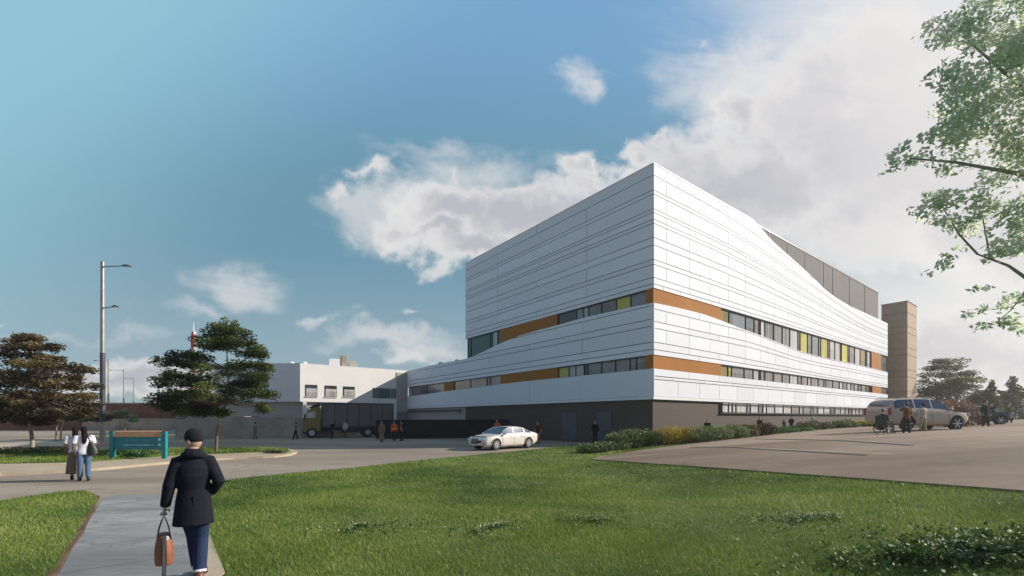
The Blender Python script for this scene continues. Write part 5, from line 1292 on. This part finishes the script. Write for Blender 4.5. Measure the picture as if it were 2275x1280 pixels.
def person(loc, yaw, label, top='grey_cloth', bottom='dark_trouser', H=1.72, style='shirt', hair='hair_black', long_hair=False, skin='skin', stride=.08, arms=None, legs=None, vox=.022, sleeves=1.0, shoes='shoe', skirt=None, group=None, head_turn=0.0, hat=None, fine=False, lean=0.0, sit=False, vest=None):
    r = empty('person', loc, yaw); tag(r, label, 'person', group)
    J = skel(H, stride, arms, legs=legs); k = J['k']
    HM = Matrix.Rotation(head_turn, 3, 'Z')
    mb = MB()
    mb.rings([(0,0,J['pel'].z-.06*k,.10*k,.07*k),(0,0,J['pel'].z,.155*k,.105*k),(0,0,J['pel'].z+.12*k,.14*k,.095*k),(0,-.005,J['chest'].z,.155*k,.11*k),(0,-.005,J['sh'].z-.04*k,.165*k,.10*k),(0,0,J['sh'].z+.03*k,.10*k,.07*k)], 14)
    mb.tube([J['sh']-V3(0,0,.02), J['neck'], J['head']-V3(0,0,.03)*k], [.07*k,.056*k,.054*k], 10)
    h = J['head']; mb.ball(h+V3(0,0,.015)*k, (.076*k,.095*k,.112*k), 16, 12, M=HM)
    def hp(x,y,z): return h+HM @ (V3(x,y,z)*k)
    mb.ball(hp(0,.035,-.065), (.052*k,.055*k,.05*k), 12, 8)             # jaw
    mb.tube([hp(0,.085,.025),hp(0,.108,-.012),hp(0,.09,-.028)], [.009*k,.014*k,.012*k], 6)   # nose
    for s in (-1,1): mb.ball(hp(.078*s,0,-.005), (.012*k,.022*k,.032*k), 8, 6, M=HM)         # ears
    mb.tube([hp(-.022,.088,-.058),hp(0,.093,-.056),hp(.022,.088,-.058)], [.007*k]*3, 6)      # lips
    for s, e in (('l',-1),('r',1)):
        limb(mb, J[s+'sh'], J[s+'el'], J[s+'wr'], .052*k, .040*k, .038*k, .026*k)
        hand(mb, J[s+'wr'], (J[s+'wr']-J[s+'el']), k, 1.1 if fine and s == 'l' else .5, e, detail=fine or vox < .02)
        limb(mb, J[s+'hip'], J[s+'kn'], J[s+'an'], .082*k, .055*k, .058*k, .036*k)
        f = J[s+'an']; mb.tube([f+V3(0,-.05,-.03)*k, f+V3(0,.02,-.045)*k, f+V3(0,.13,-.065)*k, f+V3(0,.17,-.07)*k], [.035*k,.04*k,.034*k,.02*k], 8)
    def finish(mb, nm, m, v, sm=4, par=r):
        o = mb.build(nm, M[m], par); a = o.modifiers.new('remesh','REMESH'); a.mode = 'VOXEL'; a.voxel_size = v; a.use_smooth_shade = True
        b = o.modifiers.new('smooth','SMOOTH'); b.iterations = sm; b.factor = .5; return o
    finish(mb, 'body', skin, min(vox, .0065 if fine else .02), 1 if fine else 2)
    if fine:
        for s in (-1,1):
            mb = MB(); mb.ball(hp(.031*s,.086,.018), (.011*k,.009*k,.009*k), 8, 6); mb.build('eye', M['white_cotton'], r, smooth=True)
    # top garment
    e = .018*k; mb = MB()
    if style == 'coat':
        mb.rings([(0,0,.665*k,.205*k,.155*k),(0,0,.80*k,.19*k,.145*k),(0,0,.96*k,.172*k,.13*k),(0,0,1.08*k,.150*k,.115*k),(0,-.01,1.24*k,.178*k,.13*k),(0,-.005,1.34*k,.18*k,.125*k),(0,0,1.41*k,.135*k,.10*k),(0,0,1.47*k,.09*k,.085*k)], 20)
    elif style == 'robe':
        mb.rings([(0,0,.16*k,.25*k,.22*k),(0,0,.5*k,.22*k,.18*k),(0,0,.96*k,.18*k,.13*k),(0,0,1.08*k,.155*k,.115*k),(0,-.01,1.24*k,.18*k,.13*k),(0,0,1.40*k,.19*k,.11*k),(0,0,1.46*k,.09*k,.075*k)], 18)
    else:
        mb.rings([(0,0,.86*k,.178*k,.128*k),(0,0,.96*k,.178*k,.125*k),(0,0,1.08*k,.158*k,.115*k),(0,-.01,1.24*k,.175*k,.128*k),(0,-.005,1.37*k,.19*k,.118*k),(0,0,1.44*k,.12*k,.085*k),(0,0,1.47*k,.078*k,.07*k)], 18)
    for s in ('l','r'):
        a, b, c = J[s+'sh'], J[s+'el'], J[s+'wr']; ee = e*(1.0 if style == 'coat' else 1)
        if sleeves > .6: mb.tube([a+V3(-.05 if s=='l' else .05,0,0)*-.9, a, a.lerp(b,.4), b, b.lerp(c,.4), b.lerp(c,.55+.40*sleeves)], [.06*k+ee,.058*k+ee,.054*k+ee,.046*k+ee,.040*k+ee,.034*k+ee], 12)
        else: mb.tube([a+V3(-.05 if s=='l' else .05,0,0)*-.9, a, a.lerp(b,.4), a.lerp(b,.75)], [.06*k+e,.06*k+e,.058*k+e,.056*k+e], 12)
    tp_ = finish(mb, 'coat' if style == 'coat' else 'robe' if style == 'robe' else 'shirt', top, vox*.8, 3)
    if style == 'coat' and fine:
        mb = MB(); mb.tube([(-.10*k,.03,1.46*k),(-.105*k,-.05,1.47*k),(-.06*k,-.105,1.49*k),(0,-.12,1.50*k),(.06*k,-.105,1.49*k),(.105*k,-.05,1.47*k),(.10*k,.03,1.46*k)], [.020,.024,.026,.028,.026,.024,.020], 10, flat=1.8)
        mb.rings([(0,0,1.44*k,.125*k,.115*k),(0,-.004,1.50*k,.10*k,.10*k),(0,0,1.55*k,.082*k,.088*k)], 18)
        finish(mb, 'collar', top, .010, 3, tp_)
        mb = MB(); mb.box((0,-.135,.86*k),(.006,.012,.30*k)); mb.build('back_vent', M['shoe'], tp_)
    if vest:
        mb = MB(); mb.rings([(0,0,.90*k,.195*k,.145*k),(0,0,1.08*k,.178*k,.13*k),(0,-.01,1.24*k,.195*k,.145*k),(0,-.005,1.38*k,.20*k,.13*k),(0,0,1.46*k,.10*k,.09*k)], 18); vv = finish(mb, 'vest', vest, vox*.8, 2)
        mb = MB(); mb.rings([(0,0,1.06*k,.186*k,.138*k),(0,0,1.11*k,.190*k,.141*k)], 18); mb.build('reflective_band', M['white_cotton'], vv)
    # legs
    if skirt:
        mb = MB(); mb.rings([(0,0,skirt*k,.24*k,.20*k),(0.0,0,(skirt+.2)*k,.225*k,.185*k),(0,0,.7*k,.205*k,.16*k),(0,0,.95*k,.17*k,.125*k),(0,0,1.03*k,.155*k,.115*k)], 24)
        if fine or True:
            vs = [Vector(q) for q in mb.v]
            mb.v = [tuple(Vector((q.x*(1+.05*math.sin(8*math.atan2(q.y,q.x))*(1-q.z)), q.y*(1+.05*math.sin(8*math.atan2(q.y,q.x))*(1-q.z)), q.z))) for q in vs]
        finish(mb, 'skirt', bottom, vox*.8, 2)
    elif style != 'robe':
        mb = MB(); mb.rings([(0,0,.84*k,.13*k,.10*k),(0,0,.93*k,.168*k,.118*k),(0,0,1.03*k,.150*k,.108*k)], 16)
        for s in ('l','r'):
            a, b, c = J[s+'hip'], J[s+'kn'], J[s+'an']; mb.tube([a+V3(0,0,.03), a, a.lerp(b,.5), b, b.lerp(c,.45), b.lerp(c,.9)], [.085*k+e*.6,.088*k+e*.6,.078*k+e*.6,.062*k+e*.7,.060*k+e*.7,.050*k+e*1.0], 14)
        finish(mb, 'trousers', bottom, vox*.8, 3)
        if fine:
            for s in ('l','r'):
                b, c = J[s+'kn'], J[s+'an']; mb = MB(); mb.tube([b.lerp(c,.86), b.lerp(c,.93)], [.072*k,.071*k], 14); finish(mb, 'trouser_cuff', 'white_cotton', .008, 1)
    for s in ('l','r'):
        f = J[s+'an']; mb = MB(); mb.tube([f+V3(0,-.06,-.035)*k, f+V3(0,-.01,-.03)*k, f+V3(0,.06,-.05)*k, f+V3(0,.14,-.06)*k, f+V3(0,.185,-.066)*k], [.036*k,.047*k,.046*k,.040*k,.02*k], 10)
        mb.tube([f+V3(0,0,.06)*k, f+V3(0,-.01,-.03)*k], [.045*k,.05*k], 10)
        finish(mb, 'shoe', shoes, .012 if fine else .02, 2)
    # hair or hat
    mb = MB()
    if hat:
        mb.ball(hp(0,-.008,.045), (.088*k,.107*k,.112*k), 20, 12, M=HM); zc = h.z-.012*k
        mb.v = [(x,y,max(z, zc+.004*k)) for x,y,z in mb.v]; ho = finish(mb, 'beanie', hat, .012, 2)
        if hair: mb = MB(); mb.ball(hp(0,-.045,-.035), (.072*k,.058*k,.05*k), 12, 8, M=HM); finish(mb, 'hair', hair, .014, 2)
    else:
        mb.ball(hp(0,-.015,.04), (.086*k,.098*k,.094*k), 14, 10, M=HM); mb.ball(hp(0,-.04,-.02), (.078*k,.07*k,.075*k), 12, 8, M=HM)
        if long_hair: mb.tube([hp(0,-.05,.02),hp(0,-.085,-.10),hp(.01,-.125,-.22),hp(.0,-.14,-.36),hp(.0,-.14,-.44)], [.075*k,.075*k,.07*k,.06*k,.02*k], 12)
        finish(mb, 'hair', hair, .016, 2)
    return r, J
def put(px, D, yaw=0.0): q = at(px, HY, D); return Vector((q.x, q.y, hz(q.x, q.y)))
# the walker in the foreground: back to us, head turned left, bag in the left hand, right hand in the coat pocket
Dh = 5.35
hx = (430-CX)/F*Dh; hloc = Vector((hx, Dh, hz(hx, Dh)+.015))
arms = dict(lel=(-.225,-.02,1.14), lwr=(-.265,.05,.885), rel=(.248,-.09,1.15), rwr=(.17,.05,1.01), lsh=(-.145,0,1.405), rsh=(.145,0,1.405))
legs = dict(lkn=(.0,.13,.51), lan=(.045,.20,.09), rkn=(.075,.03,.50), ran=(.055,-.10,.09), lhip=(-.075,0,.93), rhip=(.075,0,.93))
pr_, J = person(hloc, R(36), 'person in a black coat and black beanie walking away with a tan bag', top='black_wool', bottom='navy_denim', H=1.80, style='coat', hair=None, hat='knit', arms=arms, legs=legs, vox=.014, shoes='boot', fine=True, head_turn=R(50))
W_ = Matrix.Translation(hloc) @ Matrix.Rotation(R(36),4,'Z')
hw = W_ @ (J['lwr']+V3(-.01,.01,-.105)*1.03)
bag = empty('handbag', hw, R(40)); tag(bag, 'tan leather handbag with grey straps hanging from the walker\'s left hand', 'bag')
mb = MB(); n = 20
prof = [(-.56,.075,.10),(-.555,.088,.125),(-.48,.094,.14),(-.36,.092,.135),(-.27,.075,.115),(-.205,.045,.085),(-.19,.03,.07)]
vs = []
mb.rings([(0,0,z,rx,ry) for z,rx,ry in prof], 20)
def superq(v):
    x, y, z = v; return (math.copysign(abs(x)**.75*.085**.25, x) if x else 0, math.copysign(abs(y)**.8*.12**.2, y) if y else 0, z)
mb.v = [superq(v) for v in mb.v]
o = mb.build('bag_body', M['leather'], bag, smooth=True); b = o.modifiers.new('sub','SUBSURF'); b.levels = 2; b.render_levels = 2
for y in (-.075,.075):
    mb = MB(); mb.tube([(-.062,y*.9,-.26),(-.045,y*.6,-.13),(-.012,y*.15,-.02),(0,0,.004),(.012,y*.15,-.02),(.045,y*.6,-.13),(.062,y*.9,-.26)], [.013]*7, 8, flat=.45); mb.build('handle', M['strap'], bag, smooth=True)
mb = MB(); mb.extr([(-.022,-.128,-.20),(.018,-.128,-.20),(.022,-.152,-.45),(.012,-.16,-.69),(-.028,-.16,-.69),(-.02,-.152,-.45)], (0,-.012,0)); mb.build('hanging_strap', M['strap'], bag, bevel=.004)
mb = MB(); mb.tube([(.02,-.118,-.235),(.02,-.132,-.237)], [.026,.024], 14); mb.build('round_tag', M['white_cotton'], bag)
# two women by the island
l1 = ground(168,1067); l2 = ground(187,1069)
person(l1, R(36), 'woman in a white top and long brown skirt with black hair, left of the pair', top='white_cotton', bottom='brown_linen', H=1.68, long_hair=True, skirt=.22, sleeves=.3, skin='skin_dark', vox=.02, group=None)
person(l2, R(44), 'woman in a white shirt and blue jeans with dark shoulder bag, right of the pair', top='white_cotton', bottom='blue_denim', H=1.70, long_hair=True, sleeves=.3, skin='skin_dark', vox=.02, legs=dict(lkn=(-.09,.02,.5), rkn=(.09,.0,.5)))
bg = empty('shoulder_bag', l2+V3(.22,.06,.88), R(44)); tag(bg, 'dark brown shoulder bag on the back of the woman in jeans', 'bag')
mb = MB(); mb.rings([(0,0,-.05,.07,.05),(0,0,-.02,.14,.09),(0,0,.12,.13,.08),(-.03,0,.26,.08,.05),(-.05,0,.36,.03,.025)], 14); o = mb.build('bag_body', M['shoe'], bg, smooth=True)
mb = MB(); mb.tube([(-.05,0,.34),(-.10,.01,.48),(-.12,.09,.58),(-.10,.18,.5),(-.04,.2,.3)], .014, 6); mb.build('strap', M['shoe'], bg, smooth=True)
# small figures
def small(px, D, yaw, label, **kw):
    kw.setdefault('vox', .028); return person(put(px, D), yaw, label, **kw)
small(738, 42.5, R(150), 'person in dark navy work clothes beside the front wheel of the truck', top='black_wool', bottom='dark_trouser')
small(767, 44.0, R(160), 'person in a pale shirt and mustard trousers in front of the truck box', top='pale_shirt', bottom='olive_cloth')
small(848, 36.8, R(170), 'person in a long tan robe standing by the left end of the black wall', top='tan_cloth', style='robe', hair='hair_brown')
small(876, 38.0, R(185), 'worker in an orange vest by the black wall, left of two', top='hivis_orange', vest='hivis_orange', bottom='dark_trouser')
small(893, 38.4, R(120), 'worker in an orange vest and dark trousers turned sideways, right of two', top='black_wool', vest='hivis_orange', bottom='dark_trouser')
small(1105, 38.5, R(160), 'worker in an orange jacket standing behind the white sedan', top='hivis_orange', bottom='dark_trouser', H=1.86)
small(1195, 33.5, R(175), 'person in a dark red top with bare arms behind the boot of the white sedan', top='maroon_cloth', bottom='tan_cloth', sleeves=.3)
small(1322, 34.3, R(175), 'man in a black suit standing by the right hand grey door', top='black_wool', bottom='black_wool', style='shirt', H=1.78)
def clear_of(px, D): return D
small(1572, 33.0, R(170), 'person in black with a dark bag behind the sage green shrub', top='black_wool', bottom='black_wool', H=1.55)
small(1688, 38.0, R(170), 'person in a maroon coat behind the two brown shrubs', top='maroon_cloth', bottom='dark_trouser', H=1.42)
small(1742, 41.5, R(200), 'person in black bending low behind the vivid green shrub', top='black_wool', bottom='black_wool', H=1.08)
small(1758, 42.0, R(150), 'person with black hair and dark coat beside the bending one', top='black_wool', bottom='black_wool', H=1.30)
small(1806, 43.5, R(180), 'person with a pale top behind the olive brown bush', top='pale_shirt', bottom='tan_cloth', H=1.30)
small(2014, 23.9, R(5), 'person in a rust brown jacket and dark trousers in front of the estate car doors', top='rust_jacket', bottom='dark_green_cloth', H=1.74, arms=dict(lel=(-.30,.05,1.30), lwr=(-.16,.12,1.42), rel=(.27,.02,1.15), rwr=(.25,.16,1.0)), hair='hair_brown', vox=.024)
small(2051, 25.3, R(15), 'person in beige trousers and a pale shirt by the estate car door', top='pale_shirt', bottom='beige_trouser', H=1.66, arms=dict(lel=(-.34,.05,1.36), lwr=(-.30,.12,1.12), rel=(.30,.0,1.2), rwr=(.30,.14,1.02)), vox=.024)
small(2190, 29.5, R(185), 'dark clad person standing in front of the navy car at the right', top='dark_green_cloth', bottom='dark_green_cloth', style='coat', H=1.80)
small(2202, 36.0, R(165), 'slim person in black walking behind the dark clad one at the right', top='black_wool', bottom='black_wool', stride=.22)
small(2242, 37.0, R(180), 'lone person in an olive brown coat at the right edge of the car park', top='olive_cloth', bottom='olive_cloth', style='coat', hair='hair_brown')
small(567, 41.6, R(90), 'thin grey clad person against the concrete wall, farther from the truck', top='grey_cloth', bottom='tan_cloth', H=1.6)
small(657, 40.6, R(100), 'grey clad person walking by the concrete wall beside the truck cab', top='grey_cloth', bottom='dark_trouser', stride=.18, H=1.62)
# person in the corner room of the upper floor
q = fp('L', tz('L',1075), 7.985, -1.3); person(q, R(60), 'person seen through the upper corner window of the white building', top='black_wool', bottom='dark_trouser', H=1.75, vox=.03)
# wheelchair user at the back wheel of the estate car
def seated(loc, yaw, label, top, bottom, hair='hair_brown', H=1.70):
    r = empty('person', loc, yaw); tag(r, label, 'person'); k = H/1.75
    P_ = dict(pel=V3(0,0,.56), ch=V3(0,-.03,.84), sh=V3(0,-.03,1.03), nk=V3(0,-.02,1.11), hd=V3(0,.01,1.245))
    def fin(mb, nm, m, v=.022, par=r):
        o = mb.build(nm, M[m], par); a = o.modifiers.new('remesh','REMESH'); a.mode = 'VOXEL'; a.voxel_size = v; a.use_smooth_shade = True; b = o.modifiers.new('smooth','SMOOTH'); b.iterations = 2
    mb = MB(); mb.rings([(0,0,.48,.12,.10),(0,0,.58,.15,.11),(0,-.02,.84,.15,.11),(0,-.03,1.0,.16,.10),(0,-.02,1.08,.07,.06)], 14)
    mb.tube([P_['sh'],P_['nk'],P_['hd']],[.06,.055,.055],10); mb.ball(P_['hd'],(.075,.092,.11)); mb.tube([V3(0,.1,1.26),V3(0,.115,1.235)],[.01,.014],6)
    cl_, tr = MB(), MB(); cl_.rings([(0,0,.52,.165,.13),(0,-.02,.84,.17,.13),(0,-.03,1.0,.18,.12),(0,-.02,1.08,.08,.07)], 14)
    for s in (-1,1):
        a, b, c = V3(.18*s,-.03,1.02), V3(.25*s,-.04,.78), V3(.2*s,.2,.70); limb(mb,a,b,c,.05,.04,.036,.026); hand(mb,c,c-b,1,.6,s,False); cl_.tube([a,a.lerp(b,.5),b,b.lerp(c,.9)],[.07,.066,.06,.048],10)
        h_, n_, f = V3(.09*s,.02,.55), V3(.10*s,.45,.57), V3(.10*s,.54,.17); limb(mb,h_,n_,f,.08,.055,.055,.036); tr.tube([h_,h_.lerp(n_,.5),n_,n_.lerp(f,.4),n_.lerp(f,.9)],[.095,.088,.07,.066,.058],12)
        sh = MB(); sh.tube([f+V3(0,-.06,-.03),f+V3(0,.05,-.05),f+V3(0,.18,-.06)],[.04,.048,.025],8); fin(sh,'shoe','shoe',.02)
        mb.tube([f+V3(0,-.05,-.03), f+V3(0,.12,-.06)],[.035,.03],8)
    fin(mb,'body','skin',.018); fin(cl_,'jacket',top); fin(tr,'trousers',bottom)
    mb = MB(); mb.ball(P_['hd']+V3(0,-.02,.035),(.085,.095,.09)); fin(mb,'hair',hair,.018)
wl = put(1962, 23.8)
wl.z += .09
seated(wl, R(-70), 'person in dark green seated in a wheelchair by the silver estate car', 'dark_green_cloth', 'grey_cloth')
wc = empty('wheelchair', wl, R(-70)); tag(wc, 'wheelchair with large rear wheels beside the estate car', 'wheelchair')
for s in (-1,1):
    mb = MB(); mb.tube([(s*.30,.02+.30*math.cos(t*math.pi/10),.31+.30*math.sin(t*math.pi/10)) for t in range(21)], .02, 6); w = mb.build('wheel', M['tyre'], wc)
    mb = MB()
    for t in range(10): mb.tube([(s*.30,.02,.31),(s*.30,.02+.29*math.cos(t*.628),.31+.29*math.sin(t*.628))], .005, 4)
    mb.build('spokes', M['rim'], w)
    mb = MB(); mb.tube([(s*.25,.50+.08*math.cos(t*math.pi/6),.10+.08*math.sin(t*math.pi/6)) for t in range(13)], .016, 6); mb.build('castor', M['tyre'], wc)
mb = MB()
for s in (-1,1):
    for pts in ([(s*.25,-.2,1.0),(s*.25,-.18,.45),(s*.25,.45,.44),(s*.25,.50,.12)],[(s*.25,-.15,.72),(s*.25,.3,.72),(s*.25,.32,.44)],[(s*.25,.45,.44),(s*.18,.62,.10)]): mb.tube(pts, .013, 6)
mb.build('frame', M['metal_dark'], wc)
mb = MB(); mb.box((0,.12,.44),(.5,.5,.03)); mb.build('seat', M['black_plastic'], wc); mb = MB(); mb.box((0,-.19,.72),(.5,.03,.5)); mb.build('backrest', M['black_plastic'], wc)
mb = MB(); mb.box((0,.60,.09),(.34,.18,.02)); mb.build('footrest', M['metal_dark'], wc)

# ---------------------------------------------------------------- the air: thin sunlit haze round everything
hm = bpy.data.materials.new('thin_haze'); hm.use_nodes = True; hn = NT(hm.node_tree); hn.n.remove(hn.n['Principled BSDF'])
pv = hn.node('ShaderNodeVolumePrincipled'); pv.inputs['Color'].default_value = (0.95,0.93,0.90,1); pv.inputs['Density'].default_value = 0.0007; pv.inputs['Anisotropy'].default_value = 0.55
hn.l.new(pv.outputs[0], hn.n['Material Output'].inputs['Volume'])
mb = MB(); mb.box((0,75,15.0), (420,230,40)); hz_ = mb.build('haze', hm); hz_['kind'] = 'stuff'
hz_.scale = (1,1,1)
